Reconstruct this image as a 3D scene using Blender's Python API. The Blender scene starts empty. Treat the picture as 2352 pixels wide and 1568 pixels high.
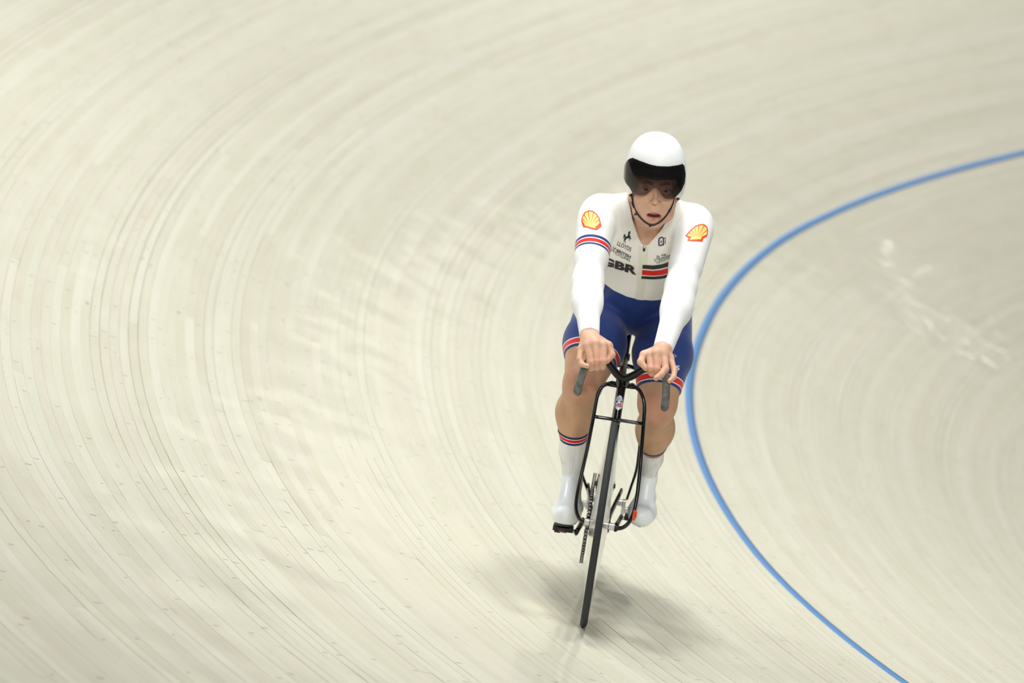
import bpy, bmesh, math, random
import numpy as np
from mathutils import Vector, Matrix
from mathutils.bvhtree import BVHTree

SC = bpy.context.scene
COL = SC.collection
rng = np.random.default_rng(7)
random.seed(7)

# ------------------------------------------------------------------ camera
CAM_POS = np.array([5.52288498, 10.78527498, 4.21417664])
AZ, EL, ROLL = -1.91383023, -0.17798567, -0.00326563
FPX = 8806.5769                       # focal length in pixels of a 2352 px wide frame
CX, CY = 1176.0, 784.0

def cam_axes():
    f = np.array([math.cos(EL)*math.cos(AZ), math.cos(EL)*math.sin(AZ), math.sin(EL)])
    r = np.cross(f, [0, 0, 1.0]); r /= np.linalg.norm(r)
    u = np.cross(r, f)
    return (r*math.cos(ROLL)+u*math.sin(ROLL), -r*math.sin(ROLL)+u*math.cos(ROLL), f)
CR, CU, CF = cam_axes()

cam = bpy.data.cameras.new('camera')
cam.sensor_width = 36.0
cam.lens = FPX*36.0/2352.0
cam.clip_start = 0.1
cam.clip_end = 200
cam.dof.use_dof = True
cam.dof.focus_distance = 12.2
cam.dof.aperture_fstop = 3.0
camo = bpy.data.objects.new('camera', cam)
COL.objects.link(camo)
M = Matrix.Identity(4)
for i in range(3):
    M[i][0], M[i][1], M[i][2], M[i][3] = CR[i], CU[i], -CF[i], CAM_POS[i]
camo.matrix_world = M
SC.camera = camo

# ------------------------------------------------------------------ world, lamps, exposure
SC.view_settings.view_transform = 'Standard'
SC.view_settings.look = 'None'
SC.view_settings.gamma = 1.0
SC.view_settings.use_curve_mapping = False
SC.view_settings.exposure = 0.0
SC.cycles.use_denoising = True
SC.cycles.max_bounces = 8

w = bpy.data.worlds.new('hall')
SC.world = w
w.use_nodes = True
w.node_tree.nodes['Background'].inputs[0].default_value = (1.0, 1.0, 0.96, 1)
w.node_tree.nodes['Background'].inputs[1].default_value = 0.12

def ceiling_lamp(loc, size, watts, aim=(0, 0, -1), col=(1, 1, 0.985), spread=math.pi):
    nm = 'ceiling_lamp_%d_offscreen' % (1+sum(x.type == 'LIGHT' for x in SC.objects))
    l = bpy.data.lights.new(nm, 'AREA')
    l.shape = 'RECTANGLE'; l.size, l.size_y = size
    l.energy = watts; l.color = col; l.spread = spread
    o = bpy.data.objects.new(nm, l)
    o.location = loc
    o.rotation_euler = Vector(aim).to_track_quat('-Z', 'Y').to_euler()
    COL.objects.link(o)
    return o
LAMPS = [(-2.0, -1.2, 2.0), (0.3, -1.4, 2.1), (5.0, -3.2, 1.35),
         (-2.8, -8.8, 1.4), (2.4, -7.4, 2.2), (5.9, -6.8, 0.8), (-7.4, -9.4, 1.05), (-3.4, -14.2, 2.5), (1.6, -13.6, 1.5), (-8.8, -15.2, 2.4), (-4.0, -20.0, 2.4), (7.0, 1.8, 0.9)]
for lx, ly, wt in LAMPS:
    ceiling_lamp((lx, ly, 11.0), (1.3, 1.0), 83*wt, spread=math.radians(105))
for lx in (0.5, 4.5, 8.5):            # row over the straight behind the photographer, tilted to the bend
    ceiling_lamp((lx, 20.0, 11.0), (1.4, 1.0), 720, aim=(1.2-lx, -21.0, -9.5))
FAR = [(-9.1, -31.3, 8.8, 0.8), (-6.5, -27.7, 6.6, 0.5), (-21.1, -32.6, 6.3, 6), (-23.4, -32.4, 7.2, 6), (-24.0, -32.2, 6.5, 6), (-23.5, -32.5, 8.8, 6), (-19.5, -32.0, 7.6, 5)]
for k, (x, y, z, e) in enumerate(FAR):                 # small bright fittings at the far end of the hall; they glint in the varnish
    nm = 'far_lamp_%d_offscreen' % (k+1); l = bpy.data.lights.new(nm, 'POINT'); l.energy = e; l.shadow_soft_size = 0.12
    o = bpy.data.objects.new(nm, l); o.location = (x, y, z); COL.objects.link(o)

# ------------------------------------------------------------------ track surface: line coordinate s along, u across (0 inner edge)
K0, K1, B0, B1, KG, KC = 0.03743263, -0.00179848, 0.29202799, -0.02122797, 0.07496368, 1.03555148
UB = 2.5
def heading(s):
    g = 3*math.sqrt(math.pi)/2*KG
    return math.pi/2 + K0*s + .5*K1*s*s + g*(math.erf((s-KC)/3)-math.erf(-KC/3))
SG = np.linspace(-30, 20, 5001)
_ph = np.array([heading(a) for a in SG])
def _cum(v):
    c = np.concatenate([[0], np.cumsum((v[1:]+v[:-1])/2*(SG[1]-SG[0]))])
    return c - np.interp(0, SG, c)
_lx, _ly = _cum(np.cos(_ph)), _cum(np.sin(_ph))
def surf(s, u):
    s = np.asarray(s, float); u = np.asarray(u, float)
    ph = np.interp(s, SG, _ph)
    b = B0 + B1*s
    c = (u-UB)*np.cos(b)
    return np.stack([np.interp(s, SG, _lx)+np.sin(ph)*c, np.interp(s, SG, _ly)-np.cos(ph)*c,
                     UB*math.sin(B0)+(u-UB)*np.sin(b)], -1)
def surf_n(s, u):
    e = 1e-3
    a = (surf(np.asarray(s)+e, u)-surf(np.asarray(s)-e, u)); b = surf(s, np.asarray(u)+e)-surf(s, np.asarray(u)-e)
    n = np.cross(b, a)
    n /= np.linalg.norm(n, axis=-1, keepdims=True)
    return np.where(n[..., 2:3] < 0, -n, n)
def project(P):
    d = np.asarray(P)-CAM_POS
    z = d@CF
    return np.stack([CX+FPX*(d@CR)/z, CY-FPX*(d@CU)/z], -1), z

# ------------------------------------------------------------------ helpers: objects and materials
def link(o, parent=None):
    COL.objects.link(o)
    if parent is not None:
        o.parent = parent
    return o
def mesh_obj(name, verts, faces, mat, parent=None, smooth=True):
    me = bpy.data.meshes.new(name)
    me.from_pydata([tuple(map(float, v)) for v in verts], [], [tuple(map(int, f)) for f in faces])
    me.update()
    if smooth:
        me.polygons.foreach_set('use_smooth', [True]*len(me.polygons))
    if mat is not None:
        me.materials.append(mat)
    return link(bpy.data.objects.new(name, me), parent)
def np_mesh(name, V, Q, mat, parent=None, smooth=True):
    """fast mesh from numpy verts and a quad/tri index array"""
    me = bpy.data.meshes.new(name)
    V = np.asarray(V, np.float32); Q = np.asarray(Q, np.int32)
    n, k = Q.shape
    me.vertices.add(len(V)); me.vertices.foreach_set('co', V.ravel())
    me.loops.add(n*k); me.loops.foreach_set('vertex_index', Q.ravel())
    me.polygons.add(n); me.polygons.foreach_set('loop_start', np.arange(0, n*k, k, dtype=np.int32))
    me.update(calc_edges=True); me.validate()
    if smooth:
        me.polygons.foreach_set('use_smooth', np.ones(len(me.polygons), bool))
    if mat is not None:
        me.materials.append(mat)
    return link(bpy.data.objects.new(name, me), parent)
def empty(name, parent=None, mw=None):
    o = bpy.data.objects.new(name, None)
    o.empty_display_size = 0.1
    link(o, parent)
    if mw is not None:
        o.matrix_world = mw
    return o

class NT:
    """tiny node-tree builder"""
    def __init__(self, name):
        self.m = bpy.data.materials.new(name); self.m.use_nodes = True
        self.t = self.m.node_tree; self.t.nodes.clear()
        self.out = self.t.nodes.new('ShaderNodeOutputMaterial')
    def n(self, typ, props=None, **ins):
        nd = self.t.nodes.new('ShaderNode'+typ)
        for k, v in (props or {}).items(): setattr(nd, k, v)
        for k, v in ins.items():
            key = int(k[1:]) if k[0] == '_' and k[1:].isdigit() else k.replace('_', ' ')
            self.set(nd.inputs[key], v)
        return nd
    def set(self, sock, v):
        if isinstance(v, bpy.types.NodeSocket): self.t.links.new(v, sock)
        elif isinstance(v, bpy.types.Node): self.t.links.new(v.outputs[0], sock)
        else: sock.default_value = v
    def math(self, op, a, b=0.0, clamp=False, c=0.0):
        nd = self.n('Math', {'operation': op, 'use_clamp': clamp}, _0=a, _1=b, _2=c); return nd.outputs[0]
    def mix(self, fac, a, b, blend='MIX'):
        nd = self.t.nodes.new('ShaderNodeMix'); nd.data_type = 'RGBA'; nd.blend_type = blend
        self.set(nd.inputs[0], fac); self.set(nd.inputs[6], a); self.set(nd.inputs[7], b)
        return nd.outputs[2]
    def ramp(self, fac, stops, interp='LINEAR'):
        nd = self.t.nodes.new('ShaderNodeValToRGB'); cr = nd.color_ramp; cr.interpolation = interp
        while len(cr.elements) < len(stops): cr.elements.new(0.5)
        for e, (p, c) in zip(cr.elements, stops):
            e.position = p; e.color = (*c, 1) if len(c) == 3 else c
        self.set(nd.inputs[0], fac); return nd.outputs[0]
    def attr(self, name): return self.n('Attribute', {'attribute_name': name})
    def done(self, shader):
        self.set(self.out.inputs[0], shader); return self.m
    def principled(self, color, rough=0.5, metal=0.0, spec=0.5, coat=0.0, coat_rough=0.1, normal=None, sss=0.0, sheen=0.0):
        b = self.t.nodes.new('ShaderNodeBsdfPrincipled')
        self.set(b.inputs['Base Color'], color if not isinstance(color, tuple) else (*color, 1) if len(color) == 3 else color)
        self.set(b.inputs['Roughness'], rough); self.set(b.inputs['Metallic'], metal)
        self.set(b.inputs['Specular IOR Level'], spec)
        self.set(b.inputs['Coat Weight'], coat); self.set(b.inputs['Coat Roughness'], coat_rough)
        if sss:
            self.set(b.inputs['Subsurface Weight'], sss)
            b.inputs['Subsurface Radius'].default_value = (0.012, 0.005, 0.003); b.inputs['Subsurface Scale'].default_value = 0.5
        if sheen: self.set(b.inputs['Sheen Weight'], sheen)
        if normal is not None: self.set(b.inputs['Normal'], normal)
        return b.outputs[0]
    def bump(self, h, strength=0.3, dist=0.001):
        return self.n('Bump', Strength=strength, Distance=dist, Height=h).outputs[0]
def srgb(r, g, b):
    f = lambda c: (c/255/12.92) if c/255 <= .04045 else ((c/255+.055)/1.055)**2.4
    return (f(r), f(g), f(b))
def simple(name, color, rough=0.5, **kw):
    t = NT(name); return t.done(t.principled(color, rough, **kw))
def c4(c): return (*c, 1)

# ------------------------------------------------------------------ wood material
def wood_material():
    t = NT('pale_track_wood')
    uv = t.n('UVMap', {'uv_map': 'track'}).outputs[0]
    sep = t.n('SeparateXYZ', _0=uv)
    s, u = sep.outputs[0], sep.outputs[1]
    rnd = t.attr('plank_tone').outputs[2]
    shift = t.math('MULTIPLY', rnd, 37.0)
    base = t.ramp(rnd, [(0.0, srgb(197, 193, 174)), (0.16, srgb(206, 204, 186)), (0.30, srgb(201, 200, 180)), (0.46, srgb(209, 208, 191)),
                        (0.58, srgb(204, 199, 183)), (0.72, srgb(203, 203, 184)), (0.86, srgb(211, 210, 194)), (1.0, srgb(203, 197, 180))])
    base = t.mix(0.18, base, c4(srgb(205, 203, 185)))
    # long soft streaks of tone along the board
    v1 = t.n('CombineXYZ', _0=t.math('MULTIPLY', s, 0.9), _1=t.math('MULTIPLY', u, 24.0), _2=shift)
    n1 = t.n('TexNoise', Vector=v1, Scale=1.0, Detail=3.0, Roughness=0.55).outputs[0]
    col = t.mix(t.math('MULTIPLY', t.ramp(n1, [(0.35, (0, 0, 0)), (0.75, (1, 1, 1))]), 0.30), base, c4(srgb(187, 178, 154)))
    # growth rings: stretched, warped bands that show on some boards
    v2 = t.n('CombineXYZ', _0=t.math('MULTIPLY', s, 2.2), _1=t.math('MULTIPLY', u, 30.0), _2=shift)
    ring = t.n('TexNoise', Vector=v2, Scale=1.0, Detail=0.0).outputs[0]
    bands = t.math('SINE', t.math('MULTIPLY', ring, 95.0))
    bands = t.ramp(bands, [(0.55, (0, 0, 0)), (0.98, (1, 1, 1))])
    show = t.ramp(t.math('FRACT', t.math('MULTIPLY', rnd, 13.7)), [(0.45, (0, 0, 0)), (0.9, (1, 1, 1))])
    col = t.mix(t.math('MULTIPLY', t.math('MULTIPLY', bands, show), 0.20), col, c4(srgb(165, 150, 120)))
    # fine fibre
    v3 = t.n('CombineXYZ', _0=t.math('MULTIPLY', s, 7.0), _1=t.math('MULTIPLY', u, 420.0), _2=shift)
    n3 = t.n('TexNoise', Vector=v3, Scale=1.0, Detail=2.0).outputs[0]
    col = t.mix(t.math('MULTIPLY', t.ramp(n3, [(0.45, (0, 0, 0)), (0.8, (1, 1, 1))]), 0.16), col, c4(srgb(175, 166, 140)))
    # small knots
    v4 = t.n('CombineXYZ', _0=t.math('MULTIPLY', s, 2.0), _1=t.math('MULTIPLY', u, 9.0), _2=shift)
    kn = t.n('TexVoronoi', Vector=v4, Scale=1.0)
    kd = t.math('LESS_THAN', kn.outputs[0], 0.075)
    kp = t.math('GREATER_THAN', t.n('SeparateColor', _0=kn.outputs[1]).outputs[0], 0.45)
    col = t.mix(t.math('MULTIPLY', t.math('MULTIPLY', kd, kp), 0.35), col, c4(srgb(160, 130, 95)))
    # short dark nail slots lying across the boards
    PW = 0.039
    cu = t.math('FLOOR', t.math('DIVIDE', u, PW)); fu = t.math('FRACT', t.math('DIVIDE', u, PW))
    wr = t.n('TexWhiteNoise', {'noise_dimensions': '1D'}, W=cu).outputs[0]
    s2 = t.math('ADD', t.math('DIVIDE', s, 0.42), t.math('MULTIPLY', wr, 9.0))
    cs = t.math('FLOOR', s2); fs = t.math('FRACT', s2)
    cell = t.n('CombineXYZ', _0=cu, _1=cs, _2=3.3)
    wn = t.n('TexWhiteNoise', {'noise_dimensions': '3D'}, Vector=cell)
    wr2 = t.n('SeparateColor', _0=wn.outputs[1])
    here = t.math('LESS_THAN', wr2.outputs[0], 0.40)
    pos = t.math('ABSOLUTE', t.math('SUBTRACT', fs, t.math('ADD', t.math('MULTIPLY', wr2.outputs[1], 0.8), 0.1)))
    thin = t.math('LESS_THAN', pos, 0.0085)
    a = t.math('ADD', t.math('MULTIPLY', wr2.outputs[2], 0.45), 0.06)
    b = t.math('ADD', a, t.math('ADD', t.math('MULTIPLY', wr2.outputs[1], 0.42), 0.16))
    inu = t.math('MULTIPLY', t.math('GREATER_THAN', fu, a), t.math('LESS_THAN', fu, b))
    dash = t.math('MULTIPLY', t.math('MULTIPLY', here, thin), inu)
    col = t.mix(t.math('MULTIPLY', dash, 0.75), col, c4(srgb(84, 76, 56)))
    # soft sanding blotches that ignore the boards
    v6 = t.n('CombineXYZ', _0=t.math('MULTIPLY', s, 2.6), _1=t.math('MULTIPLY', u, 7.0), _2=9.1)
    n6 = t.n('TexNoise', Vector=v6, Scale=1.0, Detail=3.0, Roughness=0.6).outputs[0]
    col = t.mix(t.math('MULTIPLY', t.ramp(n6, [(0.38, (0, 0, 0)), (0.68, (1, 1, 1))]), 0.22), col, c4(srgb(216, 214, 198)))
    # sparse rubber scuffs
    v5 = t.n('CombineXYZ', _0=t.math('MULTIPLY', s, 1.6), _1=t.math('MULTIPLY', u, 5.0), _2=1.7)
    n5 = t.n('TexNoise', Vector=v5, Scale=1.0, Detail=5.0, Roughness=0.7).outputs[0]
    col = t.mix(t.math('MULTIPLY', t.ramp(n5, [(0.60, (0, 0, 0)), (0.80, (1, 1, 1))]), 0.22), col, c4(srgb(150, 145, 122)))
    nrm = t.bump(t.math('ADD', n3, t.math('MULTIPLY', n1, 2.0)), 0.12, 0.0006)
    tg = t.n('Tangent', {'direction_type': 'UV_MAP', 'uv_map': 'track'}).outputs[0]
    vn = t.bump(t.n('TexNoise', Vector=t.n('CombineXYZ', _0=t.math('MULTIPLY', s, 2.2), _1=t.math('MULTIPLY', u, 3.2), _2=0.0), Scale=1.0, Detail=1.0).outputs[0], 1.0, 0.009)
    gl = t.n('BsdfAnisotropic', {'distribution': 'GGX'}, Color=(1, 1, 1, 1), Roughness=0.09, Anisotropy=0.6, Tangent=tg, Normal=vn).outputs[0]
    ms = t.n('MixShader'); t.set(ms.inputs[0], t.math('MULTIPLY', t.n('Fresnel', IOR=1.35).outputs[0], 0.15))
    t.set(ms.inputs[1], t.principled(col, 0.5, spec=0.25, normal=nrm)); t.set(ms.inputs[2], gl)
    return t.done(ms.outputs[0])
WOOD = wood_material()
UNDER = simple('dark_under_floor', srgb(92, 80, 60), 0.8)
LINE_BLUE = simple('blue_line_paint', srgb(84, 132, 184), 0.4, spec=0.3)

# ------------------------------------------------------------------ the banked floor and its boards
PW, SEG = 0.039, 0.30
S0, S1, U0, U1 = -20.5, 6.0, -0.39, 8.19
def build_floor():
    ss = np.linspace(S0-.2, S1+.2, 90); us = np.linspace(U0-.05, U1+.05, 18)
    a, b = np.meshgrid(ss, us, indexing='ij')
    V = surf(a, b) - 0.016*surf_n(a, b)
    V = V.reshape(-1, 3); n = len(us)
    F = []
    for i in range(len(ss)-1):
        for j in range(n-1):
            F.append((i*n+j, i*n+j+1, (i+1)*n+j+1, (i+1)*n+j))
    fl = np_mesh('floor', V, F, UNDER)
    fl['kind'] = 'structure'
    fl['label'] = 'pale wooden banked velodrome track curving round the rider'
    return fl
FLOOR = build_floor()
def build_infield():
    ss = np.linspace(S0, S1, 90)
    e = surf(ss, np.full(90, U0-.02)); d = surf(ss, np.full(90, U0-.04))-e; d[:, 2] = 0
    d /= np.linalg.norm(d, axis=1, keepdims=True)
    V = np.concatenate([e-[0, 0, .01], e+d*6.0-[0, 0, .01]])
    o = np_mesh('floor', V, [(i, i+1, 91+i, 90+i) for i in range(89)], simple('infield_concrete', srgb(176, 174, 164), 0.7))
    o['kind'] = 'structure'
    o['label'] = 'flat grey floor inside the banked track'
build_infield()

def plank_geo(sa, sb, ua, ub_, lift, tilt):
    k0, k1 = math.floor(sa/SEG)+1, math.ceil(sb/SEG)      # common stations, so that neighbours stay flush
    s = np.array([sa]+[k*SEG for k in range(k0, k1) if sa+.02 < k*SEG < sb-.02]+[sb])
    n = len(s)
    dep = 0.014
    def row(u, off):
        uu = np.full(n, u)
        return surf(s, uu)+surf_n(s, uu)*off
    A, B = row(ua, lift-tilt), row(ub_, lift+tilt)
    Ad, Bd = row(ua, -dep), row(ub_, -dep)
    V = np.concatenate([A, B, A, Ad, B, Bd])
    UVs = np.concatenate([np.stack([s, np.full(n, x)], -1) for x in (ua, ub_, ua, ua, ub_, ub_)])
    F = []
    for i in range(n-1):
        F.append((n+i, i, i+1, n+i+1))
        F.append((2*n+i, 3*n+i, 3*n+i+1, 2*n+i+1))
        F.append((4*n+i+1, 5*n+i+1, 5*n+i, 4*n+i))
    F.append((2*n, 4*n, 5*n, 3*n)); F.append((3*n-1, 4*n-1, 6*n-1, 5*n-1))
    return V, np.array(F), UVs
def add_uv_tone(me, UVs, tone):
    li = np.zeros(len(me.loops), np.int32); me.loops.foreach_get('vertex_index', li)
    uvl = me.uv_layers.new(name='track')
    uvl.data.foreach_set('uv', UVs[li].astype(np.float32).ravel())
    at = me.attributes.new('plank_tone', 'FLOAT', 'POINT')
    at.data.foreach_set('value', np.asarray(tone, np.float32))

def build_planks():
    rows = int(round((U1-U0)/PW))
    planks = []
    for r in range(rows):
        ua = U0+r*PW
        g0 = 0.0001 + 0.0022*rng.random()**3
        s = S0 - 5*rng.random()
        while s < S1:
            L = 2.6+2.6*rng.random()
            a, b = max(s, S0), min(s+L-0.0012, S1)
            if b-a > 0.3:
                planks.append((a, b, ua+g0*.5, ua+PW-g0*.5, (rng.random()-.5)*0.0007, (rng.random()-.5)*0.0005, rng.random()))
            s += L
    # rank by the share of the frame each one shows
    area = []
    for (a, b, ua, ub_, l, tl, rn) in planks:
        s = np.linspace(a, b, 14)
        pa, za = project(surf(s, np.full(14, ua))); pb, zb = project(surf(s, np.full(14, ub_)))
        ok = (pa[:, 0] > 0) & (pa[:, 0] < 2352) & (pa[:, 1] > 0) & (pa[:, 1] < 1568) & (za > 1)
        q = 0
        for i in range(13):
            if ok[i] and ok[i+1]:
                d1 = pa[i+1]-pa[i]; d2 = pb[i]-pa[i]
                q += abs(d1[0]*d2[1]-d1[1]*d2[0])
        area.append(q)
    order = np.argsort(-np.array(area))
    top = set(order[:300].tolist())
    bv, bf, buv, bt, off = [], [], [], [], 0
    for i, (a, b, ua, ub_, l, tl, rn) in enumerate(planks):
        V, F, UVs = plank_geo(a, b, ua, ub_, l, tl)
        if i in top:
            o = np_mesh('plank', V, F, WOOD, FLOOR)
            add_uv_tone(o.data, UVs, np.full(len(V), rn))
        else:
            bv.append(V); bf.append(F+off); buv.append(UVs); bt.append(np.full(len(V), rn)); off += len(V)
    o = np_mesh('plank_field', np.concatenate(bv), np.concatenate(bf), WOOD, FLOOR)
    add_uv_tone(o.data, np.concatenate(buv), np.concatenate(bt))
    o['kind'] = 'stuff'
    # the painted line
    s = np.linspace(S0, S1, 160)
    hw = 0.023
    knots = np.array([(-30, 2.47), (-15.6, 2.475), (-14.3, 2.49), (-13, 2.504), (-11, 2.523), (-9.7, 2.508), (-7.6, 2.485), (-6, 2.493), (-4.3, 2.507), (-2.6, 2.515), (-1.4, 2.486), (-.8, 2.478), (8, 2.47)])
    uc = np.interp(s, knots[:, 0], knots[:, 1])
    for _ in range(6): uc[1:-1] = (uc[:-2]+2*uc[1:-1]+uc[2:])/4
    P = [surf(s, uc+u)+surf_n(s, uc+u)*h for u, h in ((-hw, 0.0), (-hw, 0.0011), (hw, 0.0011), (hw, 0.0))]
    F = []
    for k in range(3):
        for i in range(159):
            F.append((k*160+i, k*160+i+1, (k+1)*160+i+1, (k+1)*160+i))
    o = np_mesh('painted_line', np.concatenate(P), F, LINE_BLUE, FLOOR)
    o['label'] = 'blue painted line curving round the wooden track'
build_planks()

# ------------------------------------------------------------------ the bicycle's own frame: x rider's right, y forward, z up
BX = np.array([0.91052207, -0.38571916, 0.14889691])
BY = np.array([0.37870286, 0.92255008, 0.07406417])
BZ = np.array([-0.16593282, -0.01104938, 0.98607515])
BO = np.array([1.25353420, -0.49016365, 1.11260415])
BM = Matrix.Identity(4)
for i in range(3):
    BM[i][0], BM[i][1], BM[i][2], BM[i][3] = BX[i], BY[i], BZ[i], BO[i]
_o = CAM_POS-BO
CAML = np.array([_o@BX, _o@BY, _o@BZ])
def K(px, py, y):
    """point of the bicycle frame seen at a photo pixel, at a chosen distance y along the bicycle"""
    d = CF+CR*(px-CX)/FPX-CU*(py-CY)/FPX
    d = np.array([d@BX, d@BY, d@BZ])
    t = (y-CAML[1])/d[1]
    return CAML+t*d

def catmull(P, n=8):
    P = [np.array(p, float) for p in P]
    Q = [2*P[0]-P[1]]+P+[2*P[-1]-P[-2]]
    out = []
    for i in range(1, len(Q)-2):
        a, b, c, d = Q[i-1:i+3]
        for k in range(n):
            t = k/n
            out.append(.5*((2*b)+(-a+c)*t+(2*a-5*b+4*c-d)*t*t+(-a+3*b-3*c+d)*t**3))
    out.append(P[-1])
    return np.array(out)
def sweep_geo(P, ra, rb=None, axis=(1, 0, 0), seg=14, caps=True, round_end=False):
    """tube along P; half widths ra (along axis made square to the path) and rb (across)"""
    P = np.asarray(P, float); n = len(P)
    ra = np.broadcast_to(np.asarray(ra, float), (n,)) if np.ndim(ra) == 0 else np.interp(np.linspace(0, 1, n), np.linspace(0, 1, len(ra)), ra)
    rb = ra if rb is None else (np.broadcast_to(np.asarray(rb, float), (n,)) if np.ndim(rb) == 0 else np.interp(np.linspace(0, 1, n), np.linspace(0, 1, len(rb)), rb))
    T = np.gradient(P, axis=0); T /= np.linalg.norm(T, axis=1, keepdims=True)
    V = []; A = np.array(axis, float)
    for i in range(n):
        a = A-T[i]*(A@T[i])
        if np.linalg.norm(a) < 1e-3: a = np.cross(T[i], [0, 1, 0.01])
        a /= np.linalg.norm(a); A = a if np.allclose(axis, 0) else A
        b = np.cross(T[i], a)
        for k in range(seg):
            an = 2*math.pi*k/seg
            V.append(P[i]+a*math.cos(an)*ra[i]+b*math.sin(an)*rb[i])
    F = []
    for i in range(n-1):
        for k in range(seg):
            F.append((i*seg+k, i*seg+(k+1) % seg, (i+1)*seg+(k+1) % seg, (i+1)*seg+k))
    if caps:
        for e, d in ((0, -1), (n-1, 1)):
            r = min(ra[e], rb[e])*(0.8 if round_end else 0.12)
            base = e*seg; prev = base
            for sc_, hh in ((0.75, .66), (0.35, .93)) if round_end else ():
                st = len(V)
                for k in range(seg): V.append(P[e]+(np.array(V[base+k])-P[e])*sc_+T[e]*d*r*hh)
                for k in range(seg):
                    q = (prev+k, prev+(k+1) % seg, st+(k+1) % seg, st+k)
                    F.append(q if d > 0 else q[::-1])
                prev = st
            c = len(V); V.append(P[e]+T[e]*d*r)
            for k in range(seg):
                q = (prev+k, prev+(k+1) % seg, c)
                F.append(q if d > 0 else q[::-1])
    return np.array(V), F
def tube(name, P, ra, mat, parent, rb=None, smooth=0, **kw):
    if smooth: P = catmull(P, smooth)
    V, F = sweep_geo(P, ra, rb, **kw)
    return mesh_obj(name, V, F, mat, parent)
def multi(name, geos, mat, parent, smooth=True):
    V, F, o = [], [], 0
    for v, f in geos:
        V += list(v); F += [tuple(i+o for i in q) for q in f]; o += len(v)
    return mesh_obj(name, V, F, mat, parent, smooth)
def box_geo(c, half, R=None, bev=0.15):
    """bevelled box"""
    bm = bmesh.new(); bmesh.ops.create_cube(bm, size=2)
    for v in bm.verts: v.co = Vector([v.co[i]*half[i] for i in range(3)])
    bmesh.ops.bevel(bm, geom=list(bm.edges), offset=min(half)*bev*2, segments=2, affect='EDGES', profile=0.6)
    V = np.array([v.co[:] for v in bm.verts]); bm.verts.index_update()
    F = [tuple(v.index for v in f.verts) for f in bm.faces]; bm.free()
    if R is not None: V = V@np.asarray(R).T
    return V+np.asarray(c), F
def lathe_geo(prof, c, axis=0, seg=96):
    """profile of (offset along axis, radius) turned about x through c"""
    V, F = [], []; n = len(prof)
    for k in range(seg):
        a = 2*math.pi*k/seg
        for (t, r) in prof: V.append((c[0]+t, c[1]+r*math.cos(a), c[2]+r*math.sin(a)))
    for k in range(seg):
        for j in range(n-1):
            F.append((k*n+j, k*n+j+1, ((k+1) % seg)*n+j+1, ((k+1) % seg)*n+j))
    return np.array(V), F

# ------------------------------------------------------------------ bicycle materials
GLOSS = simple('gloss_black_carbon', (0.005, 0.005, 0.006), 0.14, spec=0.42)
SATIN = simple('satin_black_carbon', (0.006, 0.006, 0.006), 0.35, spec=0.12)
MATTE = simple('dull_black_plastic', (0.012, 0.012, 0.012), 0.5)
RUBBER = simple('tyre_rubber', srgb(52, 54, 55), 0.75, spec=0.25)
DISC = simple('polished_disc_wheel', srgb(214, 212, 204), 0.16, metal=0.85, spec=0.5)
ALLOY = simple('silver_alloy', srgb(200, 200, 198), 0.3, metal=0.9)
STEEL = simple('chain_steel', srgb(150, 148, 142), 0.3, metal=0.9)
DARKSTEEL = simple('dark_chain_plate', srgb(40, 38, 36), 0.35, metal=0.6)
REDP = simple('red_anodised', srgb(226, 72, 18), 0.35, spec=0.5)
def tape_material():
    t = NT('grey_bar_grip')
    co = t.n('TexCoord').outputs[3]
    n = t.n('TexNoise', Vector=co, Scale=55.0, Detail=4.0).outputs[0]
    col = t.ramp(n, [(0.3, srgb(88, 90, 86)), (0.55, srgb(112, 113, 108)), (0.75, srgb(140, 141, 134))])
    return t.done(t.principled(col, 0.7, spec=0.3))
TAPE = tape_material()

BIKE = empty('track_bicycle', None, BM)
BIKE['label'] = 'glossy black track bicycle with wide bowed fork and disc wheels'
BIKE['category'] = 'bicycle'

def smooth_profile(r, w_hub):
    """half section of a lens-shaped disc wheel, from one rim across the hub to the other side"""
    rr = np.linspace(r-0.012, 0.02, 14)
    half = [0.0085+(w_hub-0.0085)*((r-0.012-q)/(r-0.03))**0.85 for q in rr]
    return [(h, q) for h, q in zip(half, rr)]+[(-h, q) for h, q in list(zip(half, rr))[::-1]]
def wheel(name, y, r, label, hl=0.045):
    c = (0, y, r-0.001)
    V, F = lathe_geo(smooth_profile(r-0.004, 0.031), c, seg=112)
    wl = mesh_obj(name, V, F, DISC, BIKE)
    wl['label'] = label
    prof = [(0.0118*math.cos(a)*(1 if abs(math.cos(a)) > 0 else 1), r-0.0118+0.0118*math.sin(a)) for a in np.linspace(-2.6, 2.6+2*math.pi-2*2.6*0, 18)]
    prof = [(0.0118*math.cos(a), r-0.0118+0.0118*math.sin(a)) for a in np.linspace(0, 2*math.pi, 19)]
    V, F = lathe_geo(prof, c, seg=128)
    ty = mesh_obj('tyre', V, F, RUBBER, wl)
    V, F = lathe_geo([(-hl, 0.0), (-hl, 0.008), (-0.032, 0.009), (-0.032, 0.017), (0.032, 0.017), (0.032, 0.009), (hl, 0.008), (hl, 0.0)], c, seg=24)
    mesh_obj('hub', V, F, MATTE, wl, smooth=False)
    return wl
wheel('front_wheel', 0.0, 0.335, 'front disc wheel with silvery sides and dark tyre')
YR = -0.90
wheel('rear_wheel', YR, 0.335, 'rear disc wheel behind the pedals', 0.036)

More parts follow.
